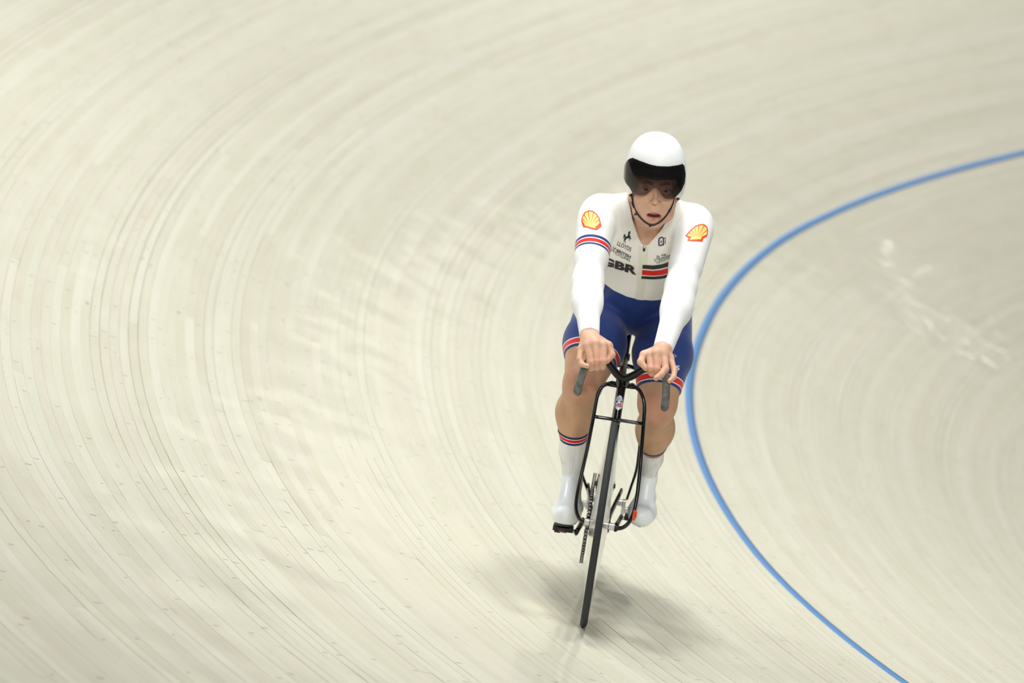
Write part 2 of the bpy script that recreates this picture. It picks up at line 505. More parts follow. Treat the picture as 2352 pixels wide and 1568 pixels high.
# fork: two bowed blades, crown tubes and a cross brace
FK = empty('fork', BIKE)
L_pts = [K(1420, 884, -.100), K(1399, 881, -.095), K(1384, 887, -.090), K(1374, 902, -.085), K(1369, 922, -.08), K(1362, 960, -.07), K(1351, 1018, -.055), K(1340, 1068, -.04),
         K(1330, 1112, -.025), K(1324, 1145, -.015), K(1323, 1168, -.008), K(1328, 1187, -.003), K(1338, 1197, 0), K(1346, 1199, 0)]
R_pts = [K(1437, 886, -.100), K(1455, 887, -.095), K(1468, 896, -.090), K(1476, 912, -.085), K(1480, 934, -.08), K(1478, 975, -.07), K(1473, 1040, -.055), K(1469, 1090, -.04),
         K(1464, 1135, -.025), K(1457, 1172, -.012), K(1447, 1196, -.005), K(1433, 1210, 0), K(1418, 1213, 0), K(1410, 1211, 0)]
tube('fork_blade', L_pts, [0.0058, 0.0066, 0.0068, 0.0068, 0.0060], GLOSS, FK, rb=[0.009, 0.015, 0.019, 0.017, 0.008], smooth=6)
tube('fork_blade', R_pts, [0.0058, 0.0066, 0.0068, 0.0068, 0.0060], GLOSS, FK, rb=[0.009, 0.015, 0.019, 0.017, 0.008], smooth=6)
tube('cross_brace', [K(1362, 956, -.062), K(1418, 964, -.058), K(1478, 973, -.062)], 0.0050, GLOSS, FK, rb=0.010, axis=(0, 0.2, 1), smooth=4)
def dropout(px, py, s):
    c = K(px, py, 0.0)
    multi('dropout_clamp', [box_geo(c, (0.0125, 0.010, 0.0105)), box_geo(c+np.array([0, 0.0, 0.002]), (0.0135, 0.006, 0.006))], ALLOY, FK, smooth=False)
dropout(1350, 1199, 1); dropout(1403, 1209, -1)
# inner blades that carry the axle close to the tyre
tube('inner_blade', [K(1359, 1202, 0), K(1366, 1199, .0), K(1372, 1186, -.004), K(1378, 1160, -.01), K(1381, 1140, -.02)], [0.004, 0.004, 0.0022], GLOSS, FK, rb=0.007, smooth=5)
tube('inner_blade', [K(1396, 1209, 0), K(1391, 1203, .0), K(1390, 1190, -.004), K(1392, 1165, -.01), K(1394, 1145, -.02)], [0.004, 0.004, 0.0022], GLOSS, FK, rb=0.007, smooth=5)

# frame
FR = empty('frame', BIKE)
HT0, HT1 = K(1415.5, 968, -.075), K(1428, 884, -.105)
tube('head_tube', [HT0-(HT1-HT0)*.06, HT0, (HT0+HT1)/2, HT1], [0.0125, 0.0138, 0.0135, 0.0150], GLOSS, FR, rb=[0.02, 0.028, 0.030, 0.024], smooth=5, seg=20)
BBC = np.array([0, -0.555, 0.247])
SEATT = np.array([0, -0.80, 0.80])
tube('top_tube', [HT1+np.array([0, -.03, -.02]), np.array([0, -.45, .775]), SEATT+np.array([0, .01, -.01])], [0.013, 0.011, 0.011], SATIN, FR, rb=[0.022, 0.016, 0.015], smooth=4)
tube('down_tube', [HT0+np.array([0, -.03, .01]), np.array([0, -.30, .47]), BBC+np.array([0, .02, .03])], [0.013, 0.016, 0.018], SATIN, FR, rb=[0.03, 0.032, 0.03], smooth=4)
tube('seat_tube', [BBC, (BBC+SEATT)/2+np.array([0, -.01, 0]), SEATT], [0.016, 0.0125, 0.0125], SATIN, FR, rb=[0.03, 0.024, 0.024], smooth=4)
tube('bottom_bracket', [BBC+np.array([-.036, 0, 0]), BBC+np.array([.036, 0, 0])], 0.023, GLOSS, FR, axis=(0, 0, 1), seg=20)
for sd, sx in (('R', 1), ('L', -1)):
    mid = [K(1348, 1012, -.84), K(1340, 1055, -.86), K(1337, 1086, -.875), K(1345, 1112, -.888), K(1353, 1136, YR)] if sx > 0 else [K(1470, 1005, -.84), K(1466, 1050, -.86), K(1461, 1082, -.875), K(1450, 1116, -.888), K(1440, 1146, YR)]
    st = [SEATT+np.array([0, -.01, -.035]), SEATT+np.array([sx*.040, -.012, -.040]), SEATT+np.array([sx*.068, -.02, -.075])]+mid
    tube('seat_stay', st, [0.0065, 0.0055, 0.005, 0.005, 0.0045], GLOSS, FR, rb=[0.008, 0.011, 0.012, 0.011, 0.008], smooth=5)
    tube('chain_stay', [BBC+np.array([sx*.024, -.02, -.005]), np.array([sx*.035, -.70, .272]), np.array([sx*.058, YR+.01, .322])], [0.010, 0.007, 0.006], GLOSS, FR, rb=[0.02, 0.016, 0.013], smooth=4)
    dc = K(1351, 1151, YR) if sx > 0 else K(1432, 1163, YR)
    multi('rear_dropout', [box_geo(dc, (0.006, 0.026, 0.024)), box_geo(dc+np.array([sx*.010, -.01, -.012]), (0.010, 0.010, 0.010)), box_geo(dc-np.array([sx*.012, 0, -.012]), (0.012, 0.012, 0.010))], ALLOY, FR, smooth=False)
# seat post and saddle
tube('seat_post', [SEATT+np.array([0, 0, -.02]), np.array([0, -.825, .87]), np.array([0, -.838, .925])], 0.0115, GLOSS, BIKE, rb=0.021, smooth=4)
multi('seat_clamp', [box_geo(SEATT+np.array([0, 0, -.004]), (0.0165, 0.030, 0.010))], MATTE, BIKE)
def saddle():
    ys = np.linspace(0, 1, 14); V, F = [], []; m = 12
    for t in ys:
        y = -0.70-0.27*t
        wdt = 0.020+0.050*max(0, (t-.35)/.65)**1.4
        top = 0.947+0.008*t
        for k in range(m):
            a = math.pi*2*k/m
            V.append((wdt*math.cos(a), y, top-0.014+0.014*math.sin(a)-0.10*(wdt*math.cos(a))**2*8*0.2))
    for i in range(len(ys)-1):
        for k in range(m): F.append((i*m+k, i*m+(k+1) % m, (i+1)*m+(k+1) % m, (i+1)*m+k))
    F.append(tuple(range(m))[::-1]); F.append(tuple((len(ys)-1)*m+k for k in range(m)))
    s = mesh_obj('saddle', V, F, MATTE, BIKE)
    multi('saddle_rail', [sweep_geo([(sx*.018, -.76, .925), (sx*.02, -.83, .918), (sx*.018, -.90, .925)], 0.0035) for sx in (-1, 1)], ALLOY, s)
saddle()

# handlebar: a V from the stem, then taped drops
HB = empty('handlebar', BIKE)
SM = K(1431, 868, -.070)
Lp = [SM, K(1420, 862, -.062), K(1407, 847, -.052), K(1392, 829, -.035), K(1372, 820, -.014), K(1353, 828, .002)]
Rp = [SM, K(1445, 866, -.062), K(1460, 859, -.052), K(1479, 848, -.035), K(1503, 845, -.014), K(1524, 854, .002)]
tube('bar_wing', Lp, [0.0115, 0.0105, 0.0098, 0.0098], GLOSS, HB, rb=[0.0125, 0.0125, 0.0115, 0.0105], smooth=7, axis=(0, 1, 0))
tube('bar_wing', Rp, [0.0115, 0.0105, 0.0098, 0.0098], GLOSS, HB, rb=[0.0125, 0.0125, 0.0115, 0.0105], smooth=7, axis=(0, 1, 0))
def drop(a, b):
    P = [a, (a+b[0])/2+np.array([0, .003, .004]), b[0], b[1], b[2], b[2]+np.array([0, -.012, -.010]), b[2]+np.array([0, -.040, -.016]), b[2]+np.array([-.0, -.085, -.012])]
    o = tube('grip', P, [0.0118, 0.0126, 0.0128, 0.0128, 0.0128], TAPE, HB, smooth=6, axis=(1, 0, 0), seg=18, round_end=True)
drop(Lp[-1], [K(1342, 846, .026), K(1334, 870, .040), K(1327, 892, .040)])
drop(Rp[-1], [K(1530, 868, .026), K(1530, 898, .040), K(1528, 928, .040)])
ST = empty('stem', BIKE)
tube('stem_body', [HT1+np.array([0, -.004, .0]), K(1430, 876, -.095), SM+np.array([0, -.004, .002])], [0.0155, 0.0135, 0.012], GLOSS, ST, rb=[0.024, 0.022, 0.014], smooth=5, seg=18)
GREYC = simple('satin_carbon_cap', srgb(70, 70, 68), 0.35, spec=0.5)
for pa, pb in (((1418, 866), (1420, 886)), ((1444, 869), (1438, 887))):
    tube('stem_cap', [K(*pa, -.066), (K(*pa, -.066)+K(*pb, -.085))/2, K(*pb, -.085)], [0.003, 0.0065, 0.004], GREYC, ST, rb=0.009, smooth=3)

# head badge: a shield with a light upper part and the letters HB
BVH = {}
def bvh_of(objs):
    V, F, o = [], [], 0
    for ob in objs:
        me = ob.data
        v = np.zeros(len(me.vertices)*3, np.float32); me.vertices.foreach_get('co', v); v = v.reshape(-1, 3)
        V += v.tolist()
        F += [[i+o for i in p.vertices] for p in me.polygons]; o += len(v)
    return BVHTree.FromPolygons(V, F)
def text_poly(body, size, bold=0.0, extrude=0.0, shear=0.0, spacing=1.0, align='LEFT'):
    cu = bpy.data.curves.new('txt', 'FONT'); cu.body = body; cu.size = size; cu.offset = bold; cu.shear = shear
    cu.space_character = spacing; cu.align_x = align; cu.resolution_u = 4
    ob = bpy.data.objects.new('txt', cu); COL.objects.link(ob)
    dg = bpy.context.evaluated_depsgraph_get()
    me = bpy.data.meshes.new_from_object(ob.evaluated_get(dg))
    bpy.data.objects.remove(ob); bpy.data.curves.remove(cu)
    V = np.array([v.co[:] for v in me.vertices]); F = [tuple(p.vertices) for p in me.polygons]
    bpy.data.meshes.remove(me)
    return V[:, :2], F
def poly(pts): return np.array(pts, float), [tuple(range(len(pts)))]
def fit_box(V, x0, x1, y0, y1, keep=False):
    lo, hi = V.min(0), V.max(0); s = np.array([(x1-x0), (y1-y0)])/(hi-lo)
    return (V-lo)*s+np.array([x0, y0])
def decal(name, V2, F, tfm, bvh, mat, parent, direction, lift=0.0012, maxe=0.009):
    """lay a flat outline on a surface: tfm maps 2D points to 3D points in front of it, then they are pushed along direction"""
    bm = bmesh.new()
    vs = [bm.verts.new((v[0], v[1], 0)) for v in V2]
    for f in F:
        try: bm.faces.new([vs[i] for i in f])
        except ValueError: pass
    bmesh.ops.triangulate(bm, faces=list(bm.faces))
    P3 = {v: np.array(tfm(v.co.x, v.co.y)) for v in bm.verts}
    for _ in range(4):
        lg = [e for e in bm.edges if np.linalg.norm(np.array(tfm(e.verts[0].co.x, e.verts[0].co.y))-np.array(tfm(e.verts[1].co.x, e.verts[1].co.y))) > maxe]
        if not lg: break
        bmesh.ops.subdivide_edges(bm, edges=lg, cuts=1)
        bmesh.ops.triangulate(bm, faces=[f for f in bm.faces if len(f.verts) > 3])
    d = Vector(direction).normalized()
    last = None; bad = []
    for v in bm.verts:
        q = Vector(tfm(v.co.x, v.co.y))
        hit = bvh.ray_cast(q-d*0.25, d, 0.6)
        if hit[0] is None:
            bad.append(v); continue
        n = hit[1]
        n = n if n.dot(d) < 0 else -n
        v.co = hit[0]+n*lift
    if bad: bmesh.ops.delete(bm, geom=bad, context='VERTS')
    bm.normal_update()
    for f in bm.faces:
        if f.normal.dot(d) > 0: f.normal_flip()
    me = bpy.data.meshes.new(name); bm.to_mesh(me); bm.free()
    me.polygons.foreach_set('use_smooth', [True]*len(me.polygons))
    me.materials.append(mat)
    return link(bpy.data.objects.new(name, me), parent)
def view_dir(P):
    d = np.asarray(P)-CAML; return d/np.linalg.norm(d)
def pix_tfm(y):
    return lambda px, py: K(px, py, y)
PRINT_WHITE = simple('white_print', srgb(238, 240, 244), 0.4)
PRINT_BLUE = simple('blue_print', srgb(36, 84, 160), 0.4)
PRINT_RED = simple('red_print', srgb(206, 40, 40), 0.4)
PRINT_PALE = simple('pale_blue_print', srgb(170, 186, 214), 0.35)
def badge():
    hb = bvh_of([o for o in FR.children if o.name.startswith('head_tube')])
    vd = view_dir(K(1421, 925, -.06))
    B = empty('head_badge', BIKE)
    def D(name, pts, mat, lift):
        V, F = poly(pts); return decal(name, V, F, pix_tfm(-.03), hb, mat, B, vd, lift, 0.006)
    D('badge_plate', [(1411, 933), (1413, 922), (1417, 912), (1423, 907.5), (1428, 910), (1429.5, 917), (1429.5, 930), (1427.5, 937), (1419, 942.5)], PRINT_WHITE, 0.0006)
    D('badge_field', [(1414.5, 919), (1416.5, 913.5), (1422, 909.5), (1426.5, 911.5), (1427.6, 917), (1427.6, 920.5), (1421, 917.5)], PRINT_PALE, 0.0011)
    D('badge_field', [(1414.8, 920), (1418.8, 920.3), (1421.2, 922), (1414, 926)], PRINT_BLUE, 0.0012)
    D('badge_field', [(1422.5, 921.5), (1428.3, 920.5), (1428.3, 925.5), (1424, 922.6)], PRINT_RED, 0.0012)
    for ch, m, x0, x1 in (('H', PRINT_BLUE, 1414, 1420.3), ('B', PRINT_RED, 1420.8, 1427.3)):
        V, F = text_poly(ch, 1.0, bold=0.02)
        V = fit_box(V, x0, x1, -934.5, -925.5); V[:, 1] *= -1
        decal('badge_letter', V, F, pix_tfm(-.03), hb, m, B, vd, 0.0013, 0.006)
badge()

# drivetrain
CRS = empty('crankset', BIKE)
RC = np.array([0.040, BBC[1], BBC[2]])
RAD = 0.131
def chainring():
    n = 66; V, F = [], []
    prof = []
    for k in range(n*2):
        a = math.pi*k/n; r = RAD+(0.003 if k % 2 else -0.003)
        for x in (-0.0016, 0.0016):
            V.append((RC[0]+x, RC[1]+r*math.cos(a), RC[2]+r*math.sin(a)))
        for x in (-0.0016, 0.0016):
            V.append((RC[0]+x, RC[1]+(RAD-0.02)*math.cos(a), RC[2]+(RAD-0.02)*math.sin(a)))
    N2 = n*2
    for k in range(N2):
        a, b = 4*k, 4*((k+1) % N2)
        F += [(a, a+1, b+1, b), (a, b, b+2, a+2), (a+1, a+3, b+3, b+1), (a+2, b+2, b+3, a+3)]
    o = mesh_obj('chainring', V, F, DARKSTEEL, CRS, smooth=False)
    g = []
    for k in range(5):
        a = 2*math.pi*k/5+.3
        d = np.array([0, math.cos(a), math.sin(a)])
        g.append(sweep_geo([RC-np.array([.004, 0, 0])+d*.015, RC-np.array([.004, 0, 0])+d*(RAD-.015)], [0.003, 0.003], [0.012, 0.008]))
    multi('spider', g, GLOSS, CRS)
chainring()
def crank(sx, a, name='crank_arm'):
    x0 = sx*0.058
    e = BBC+np.array([x0+sx*.012, 0.165*math.cos(a), 0.165*math.sin(a)])
    b = BBC+np.array([x0, 0, 0])
    tube(name, [b-(e-b)*.08, b, (b+e)/2, e, e+(e-b)*.06], [0.009, 0.010, 0.008, 0.0075, 0.006], GLOSS, CRS, rb=[0.012, 0.016, 0.013, 0.013, 0.008], smooth=4)
    return e
PA = math.radians(-3.5)
PE_R = crank(1, PA); PE_L = crank(-1, PA+math.pi)
tube('axle', [BBC+np.array([-.06, 0, 0]), BBC+np.array([.06, 0, 0])], 0.012, ALLOY, CRS, axis=(0, 0, 1))
def pedal(e, sx):
    P = empty('pedal', CRS)
    tube('spindle', [e, e+np.array([sx*.018, 0, 0])], 0.0065, ALLOY, P, axis=(0, 0, 1))
    c = e+np.array([sx*.046, 0.004, .006])
    multi('pedal_body', [box_geo(c, (0.034, 0.030, 0.0085)), box_geo(c+np.array([0, .026, .001]), (0.018, 0.014, 0.0065)), box_geo(c+np.array([0, -.006, -.010]), (0.013, 0.012, 0.005)), box_geo(c+np.array([sx*.018, .008, -.006]), (0.010, 0.022, 0.008))], MATTE, P)
    multi('pedal_bolt', [box_geo(c+np.array([0.002, .030, -.0045]), (0.010, 0.004, 0.004))], REDP, P)
pedal(PE_R, 1); pedal(PE_L, -1)
def chain():
    # pitch line: round the ring, back to the sprocket
    rs = 0.030; RS = np.array([0.040, YR, 0.334])
    d = RS-RC; L = math.hypot(d[1], d[2]); th = math.atan2(d[2], d[1])
    al = math.acos((RAD-rs)/L)
    pts = []
    a0, a1 = th+al, th-al+2*math.pi
    for a in np.linspace(a0, a1, 400): pts.append((RC[1]+(RAD+.004)*math.cos(a), RC[2]+(RAD+.004)*math.sin(a)))
    for a in np.linspace(th-al, th+al, 80): pts.append((RS[1]+(rs+.003)*math.cos(a), RS[2]+(rs+.003)*math.sin(a)))
    pts = np.array(pts+[pts[0]])
    cum = np.concatenate([[0], np.cumsum(np.linalg.norm(np.diff(pts, axis=0), axis=1))])
    n = int(round(cum[-1]/0.0127)); n += n % 2
    q = np.linspace(0, cum[-1], n+1)
    Y, Z = np.interp(q, cum, pts[:, 0]), np.interp(q, cum, pts[:, 1])
    inner, outer, rol = [], [], []
    for i in range(n):
        a = np.array([RC[0], Y[i], Z[i]]); b = np.array([RC[0], Y[i+1], Z[i+1]]); t = (b-a)/np.linalg.norm(b-a)
        w = 0.0046 if i % 2 else 0.0028
        for sx in (-1, 1):
            g = sweep_geo([a-t*.0035+[sx*w, 0, 0], a+t*.0005+[sx*w, 0, 0], (a+b)/2+[sx*w, 0, 0], b-t*.0005+[sx*w, 0, 0], b+t*.0035+[sx*w, 0, 0]], [0.0009]*5, [0.002, 0.0045, 0.0036, 0.0045, 0.002], seg=6)
            (outer if i % 2 else inner).append(g)
        rol.append(sweep_geo([a-[.0058, 0, 0], a+[.0058, 0, 0]], 0.0026, axis=(0, 0, 1), seg=6))
    ch = multi('chain', outer, DARKSTEEL, BIKE, smooth=False)
    ch['kind'] = 'stuff'
    multi('inner_links', inner, STEEL, ch, smooth=False)['kind'] = 'stuff'
    multi('rollers', rol, simple('bright_chain_pins', srgb(235, 232, 225), 0.25, metal=0.6), ch)['kind'] = 'stuff'
    V, F = lathe_geo([(-.002, .012), (-.002, rs), (.002, rs), (.002, .012)], RS, seg=28)
    mesh_obj('sprocket', V, F, STEEL, BIKE, smooth=False)
chain()

# ------------------------------------------------------------------ soft-blended volumes turned into one skin
class Field:
    def __init__(self, lo, hi, h):
        self.lo = np.array(lo, float); self.h = h
        self.n = np.ceil((np.array(hi, float)-self.lo)/h).astype(int)+1
        self.v = np.full(self.n, 0.25, np.float32)
        self.ax = [np.float32(self.lo[i])+np.arange(self.n[i], dtype=np.float32)*np.float32(h) for i in range(3)]
    def block(self, lo, hi, pad):
        s = []
        for i in range(3):
            a = int(np.clip(math.floor((lo[i]-pad-self.lo[i])/self.h), 0, self.n[i]))
            b = int(np.clip(math.ceil((hi[i]+pad-self.lo[i])/self.h)+1, 0, self.n[i]))
            if b <= a: return None
            s.append(slice(a, b))
        return tuple(s)
    def pts(self, b):
        return np.meshgrid(self.ax[0][b[0]], self.ax[1][b[1]], self.ax[2][b[2]], indexing='ij')
    def join(self, b, d, k):
        o = self.v[b]
        if k <= 0: self.v[b] = np.minimum(o, d)
        else:
            h = np.maximum(k-np.abs(o-d), 0)/k
            self.v[b] = np.minimum(o, d)-h*h*k*0.25
    def carve(self, b, d, k):
        o = self.v[b]; d = -d
        if k <= 0: self.v[b] = np.maximum(o, d)
        else:
            h = np.maximum(k-np.abs(o-d), 0)/k
            self.v[b] = np.maximum(o, d)+h*h*k*0.25
    def prim(self, p, k=None, grow=0.0, carve=False):
        lo, hi = p.box(); b = self.block(lo, hi, 0.035+grow)
        if b is None: return
        d = p.dist(*self.pts(b))-np.float32(grow)
        (self.carve if carve else self.join)(b, d, p.k if k is None else k)
    def all_pts(self):
        return self.pts(tuple(slice(0, n) for n in self.n))
    def mesh(self):
        return surface_nets(self.v, self.lo, self.h)

class Cone:
    """round cone; optional squash along an axis, optional flat cut planes (point, outward normal)"""
    def __init__(self, a, b, r1, r2, k=0.02, sq=None, cuts=()):
        self.a, self.b = np.array(a, float), np.array(b, float); self.r1, self.r2, self.k = r1, r2, k
        self.sq = None if sq is None else (np.array(sq[0], float)/np.linalg.norm(sq[0]), sq[1]); self.cuts = cuts
    def box(self):
        r = max(self.r1, self.r2)*(1 if self.sq is None else max(1, self.sq[1]))
        return np.minimum(self.a, self.b)-r, np.maximum(self.a, self.b)+r
    def dist(self, X, Y, Z):
        a = self.a.astype(np.float32); ba = (self.b-self.a).astype(np.float32); L = float(ba@ba)+1e-12
        x, y, z = X-a[0], Y-a[1], Z-a[2]
        t = np.clip((x*ba[0]+y*ba[1]+z*ba[2])/L, 0, 1)
        x, y, z = x-t*ba[0], y-t*ba[1], z-t*ba[2]
        s = 1.0
        if self.sq is not None:
            ax, f = self.sq
            m = (x*ax[0]+y*ax[1]+z*ax[2])*(1/f-1)
            x, y, z = x+ax[0]*m, y+ax[1]*m, z+ax[2]*m; s = min(1.0, f)
        d = (np.sqrt(x*x+y*y+z*z)-(self.r1+(self.r2-self.r1)*t))*s
        for (p, n) in self.cuts:
            d = np.maximum(d, (X-p[0])*n[0]+(Y-p[1])*n[1]+(Z-p[2])*n[2])
        return d.astype(np.float32)
class Ell:
    def __init__(self, c, r, k=0.02, R=None):
        self.c, self.r, self.k = np.array(c, float), np.array(r, float), k
        self.R = np.eye(3) if R is None else np.array(R, float)   # rows: local axes
    def box(self):
        m = np.abs(self.R.T)@self.r
        return self.c-m, self.c+m
    def dist(self, X, Y, Z):
        x, y, z = X-self.c[0], Y-self.c[1], Z-self.c[2]
        q = [(self.R[i][0]*x+self.R[i][1]*y+self.R[i][2]*z) for i in range(3)]
        k0 = np.sqrt(sum((q[i]/self.r[i])**2 for i in range(3)))
        k1 = np.sqrt(sum((q[i]/self.r[i]**2)**2 for i in range(3)))+1e-6
        return (k0*(k0-1)/k1).astype(np.float32)

def surface_nets(v, lo, h):
    n = np.array(v.shape); s = v < 0
    c = np.zeros(n-1, np.int8)
    for i in (0, 1):
        for j in (0, 1):
            for k in (0, 1):
                c += s[i:n[0]-1+i, j:n[1]-1+j, k:n[2]-1+k]
    act = np.argwhere((c > 0) & (c < 8))
    idx = np.full(n-1, -1, np.int32); idx[act[:, 0], act[:, 1], act[:, 2]] = np.arange(len(act))
    co = [(i, j, k) for i in (0, 1) for j in (0, 1) for k in (0, 1)]
    val = np.stack([v[act[:, 0]+i, act[:, 1]+j, act[:, 2]+k] for i, j, k in co], 1)
    acc = np.zeros((len(act), 3)); cnt = np.zeros(len(act))
    for e0 in range(8):
        for e1 in range(e0+1, 8):
            a, b = np.array(co[e0]), np.array(co[e1])
            if np.abs(a-b).sum() != 1: continue
            m = (val[:, e0] < 0) != (val[:, e1] < 0)
            t = val[m, e0]/(val[m, e0]-val[m, e1])
            acc[m] += a+(b-a)*t[:, None]; cnt[m] += 1
    V = (act+acc/np.maximum(cnt, 1)[:, None])*h+np.asarray(lo)
    Q = []
    for ax in range(3):
        o1, o2 = [(1, 2), (2, 0), (0, 1)][ax]
        sl0 = [slice(None)]*3; sl1 = [slice(None)]*3
        sl0[ax] = slice(0, n[ax]-1); sl1[ax] = slice(1, n[ax])
        A, B = s[tuple(sl0)], s[tuple(sl1)]
        for flip in (False, True):
            e = np.argwhere((A & ~B) if not flip else (~A & B))
            ok = np.ones(len(e), bool)
            for o in (o1, o2): ok &= (e[:, o] > 0) & (e[:, o] < n[o]-1)
            e = e[ok]
            if not len(e): continue
            def cell(d1, d2):
                g = e.copy(); g[:, o1] -= d1; g[:, o2] -= d2
                return idx[g[:, 0], g[:, 1], g[:, 2]]
            q = np.stack([cell(1, 1), cell(0, 1), cell(0, 0), cell(1, 0)], 1)
            Q.append(q if not flip else q[:, ::-1])
    Q = np.concatenate(Q)
    return V, Q[(Q >= 0).all(1)]
def px_of(P):
    """photo pixel of points of the bicycle frame"""
    W = BO+P[..., 0:1]*BX+P[..., 1:2]*BY+P[..., 2:3]*BZ
    return project(W)[0]
def poly_sdf(PX, poly_pts):
    """signed distance (pixels, negative inside) to a polygon in photo pixels"""
    q = np.asarray(poly_pts, float); d = np.full(PX.shape[:-1], 1e9); ins = np.zeros(PX.shape[:-1], bool)
    x, y = PX[..., 0], PX[..., 1]
    for i in range(len(q)):
        a, b = q[i], q[(i+1) % len(q)]; e = b-a
        t = np.clip(((x-a[0])*e[0]+(y-a[1])*e[1])/(e@e), 0, 1)
        d = np.minimum(d, (x-a[0]-t*e[0])**2+(y-a[1]-t*e[1])**2)
        c = ((a[1] > y) != (b[1] > y)) & (x < (b[0]-a[0])*(y-a[1])/(b[1]-a[1]+1e-12)+a[0])
        ins ^= c
    d = np.sqrt(d)
    return np.where(ins, -d, d)
def add_attr(ob, name, val):
    at = ob.data.attributes.new(name, 'FLOAT', 'POINT'); at.data.foreach_set('value', np.asarray(val, np.float32))
def nearest_dist(V, prims, k=0):
    d = None
    X, Y, Z = V[:, 0], V[:, 1], V[:, 2]
    for p in prims:
        q = p.dist(X, Y, Z); d = q if d is None else np.minimum(d, q)
    return d
PPM = 695.0          # photo pixels per metre at the rider

# ------------------------------------------------------------------ the rider: joints
PERSON = empty('person', None, BM)
PERSON['label'] = 'cyclist in white and navy skinsuit riding the black track bicycle'
PERSON['category'] = 'person'
shR, shL = K(1374, 489, -.47), K(1597, 514, -.47)
elR, elL = K(1350, 650, -.26), K(1564, 660, -.26)
wrR, wrL = K(1354, 772, -.050), K(1522, 804, -.050)
hipR, hipL = K(1385, 708, -.78), K(1528, 715, -.78)
thR, thL = K(1366, 790, -.58), K(1522, 815, -.61)
knR, knL = K(1339, 880, -.365), K(1510, 925, -.43)
cfR, cfL = K(1320, 945, -.43), K(1506, 985, -.53)
loR, loL = K(1314, 1035, -.48), K(1497, 1052, -.65)
anR, anL = K(1314, 1098, -.505), K(1490, 1092, -.71)
neckB = np.array([-.004, -.475, 1.345])
TA = np.array([0, -.475+.79, 1.30-.93]); TA /= np.linalg.norm(TA)         # along the trunk
TD = np.array([0, TA[2], -TA[1]])                                          # trunk front
TR = np.array([[1, 0, 0], TD, TA])

def unit(v): v = np.array(v, float); return v/np.linalg.norm(v)
uaR, uaL = unit(elR-shR), unit(elL-shL)
faR, faL = unit(wrR-elR), unit(wrL-elL)
ARM_R = [Cone(shR, elR, .056, .042, .03), Cone(shR+uaR*.05+np.array([.004, -.01, .008]), shR+uaR*.20, .052, .046, .03),
         Cone(elR, elR+faR*.10+np.array([.004, 0, 0]), .042, .0405, .04), Cone(elR+faR*.08+np.array([.004, 0, 0]), wrR, .0405, .0285, .04)]
ARM_L = [Cone(shL, elL, .056, .042, .03), Cone(shL+uaL*.05+np.array([-.004, -.01, .008]), shL+uaL*.20, .052, .046, .03),
         Cone(elL, elL+faL*.10+np.array([-.006, 0, 0]), .042, .0415, .04), Cone(elL+faL*.08+np.array([-.006, 0, 0]), wrL, .0415, .0285, .04)]
def trunk():
    P = []
    at = lambda t, f=0, x=0: np.array([x, -.79, .955])+TA*t+TD*f
    P.append(Ell(at(0.05, -.005), (.138, .104, .090), .03, TR))
    P.append(Ell(at(0.13, .000), (.134, .100, .12), .05, TR))
    P.append(Ell(at(0.26, .000), (.150, .108, .13), .05, TR))
    P.append(Ell(at(0.37, .000), (.160, .112, .115), .05, TR))
    P.append(Ell(at(0.345, .058, .072), (.072, .048, .062), .04, TR))
    P.append(Ell(at(0.345, .058, -.072), (.072, .048, .062), .04, TR))
    for s in (1, -1):
        P.append(Cone(at(.40, -.02, s*.115), at(.20, -.01, s*.10), .056, .050, .05))
    P.append(Cone(neckB+np.array([0, -.02, -.01]), shR+np.array([-.02, 0, .012]), .056, .046, .05))
    P.append(Cone(neckB+np.array([0, -.02, -.01]), shL+np.array([.02, 0, .012]), .056, .046, .05))
    P.append(Ell(at(.10, .085), (.085, .030, .10), .05, TR))
    return P
TRUNK = trunk()
HD0 = K(1507, 436, -.285)                                                  # between the eyes
NECK = [Cone(neckB+np.array([0, -.01, -.03]), HD0+np.array([.004, -.100, -.075]), .064, .057, .04)]
THIGH_R = [Cone(hipR, thR, .088, .101, .022), Cone(thR, knR, .101, .062, .022)]
THIGH_L = [Cone(hipL, thL, .088, .096, .022), Cone(thL, knL, .096, .062, .022)]
GLUTE = [Ell((.070, -.87, .985), (.082, .09, .085), .05), Ell((-.075, -.87, .99), (.082, .09, .085), .05)]
def shank(kn, cf, lo, an, s, th=1.0):
    return [Cone(kn, cf, .056, .056, .035), Ell(cf+np.array([-s*.004, -.022, .0]), (.055, .052, .085), .04), Cone(cf, lo, .050, .036*th, .035), Cone(lo, an, .035*th, .030*th, .03),
            Ell(kn+np.array([0, .026, .006]), (.030, .030, .036), .03), Ell(kn+np.array([s*.012, .012, -.05]), (.028, .022, .03), .03),
            Cone(kn+np.array([s*.004, .03, -.045]), lo+np.array([0, .012, 0]), .020, .018*th, .03)]
SHANK_R, SHANK_L = shank(knR, cfR, loR, anR, 1), shank(knL, cfL, loL, anL, -1, .84)

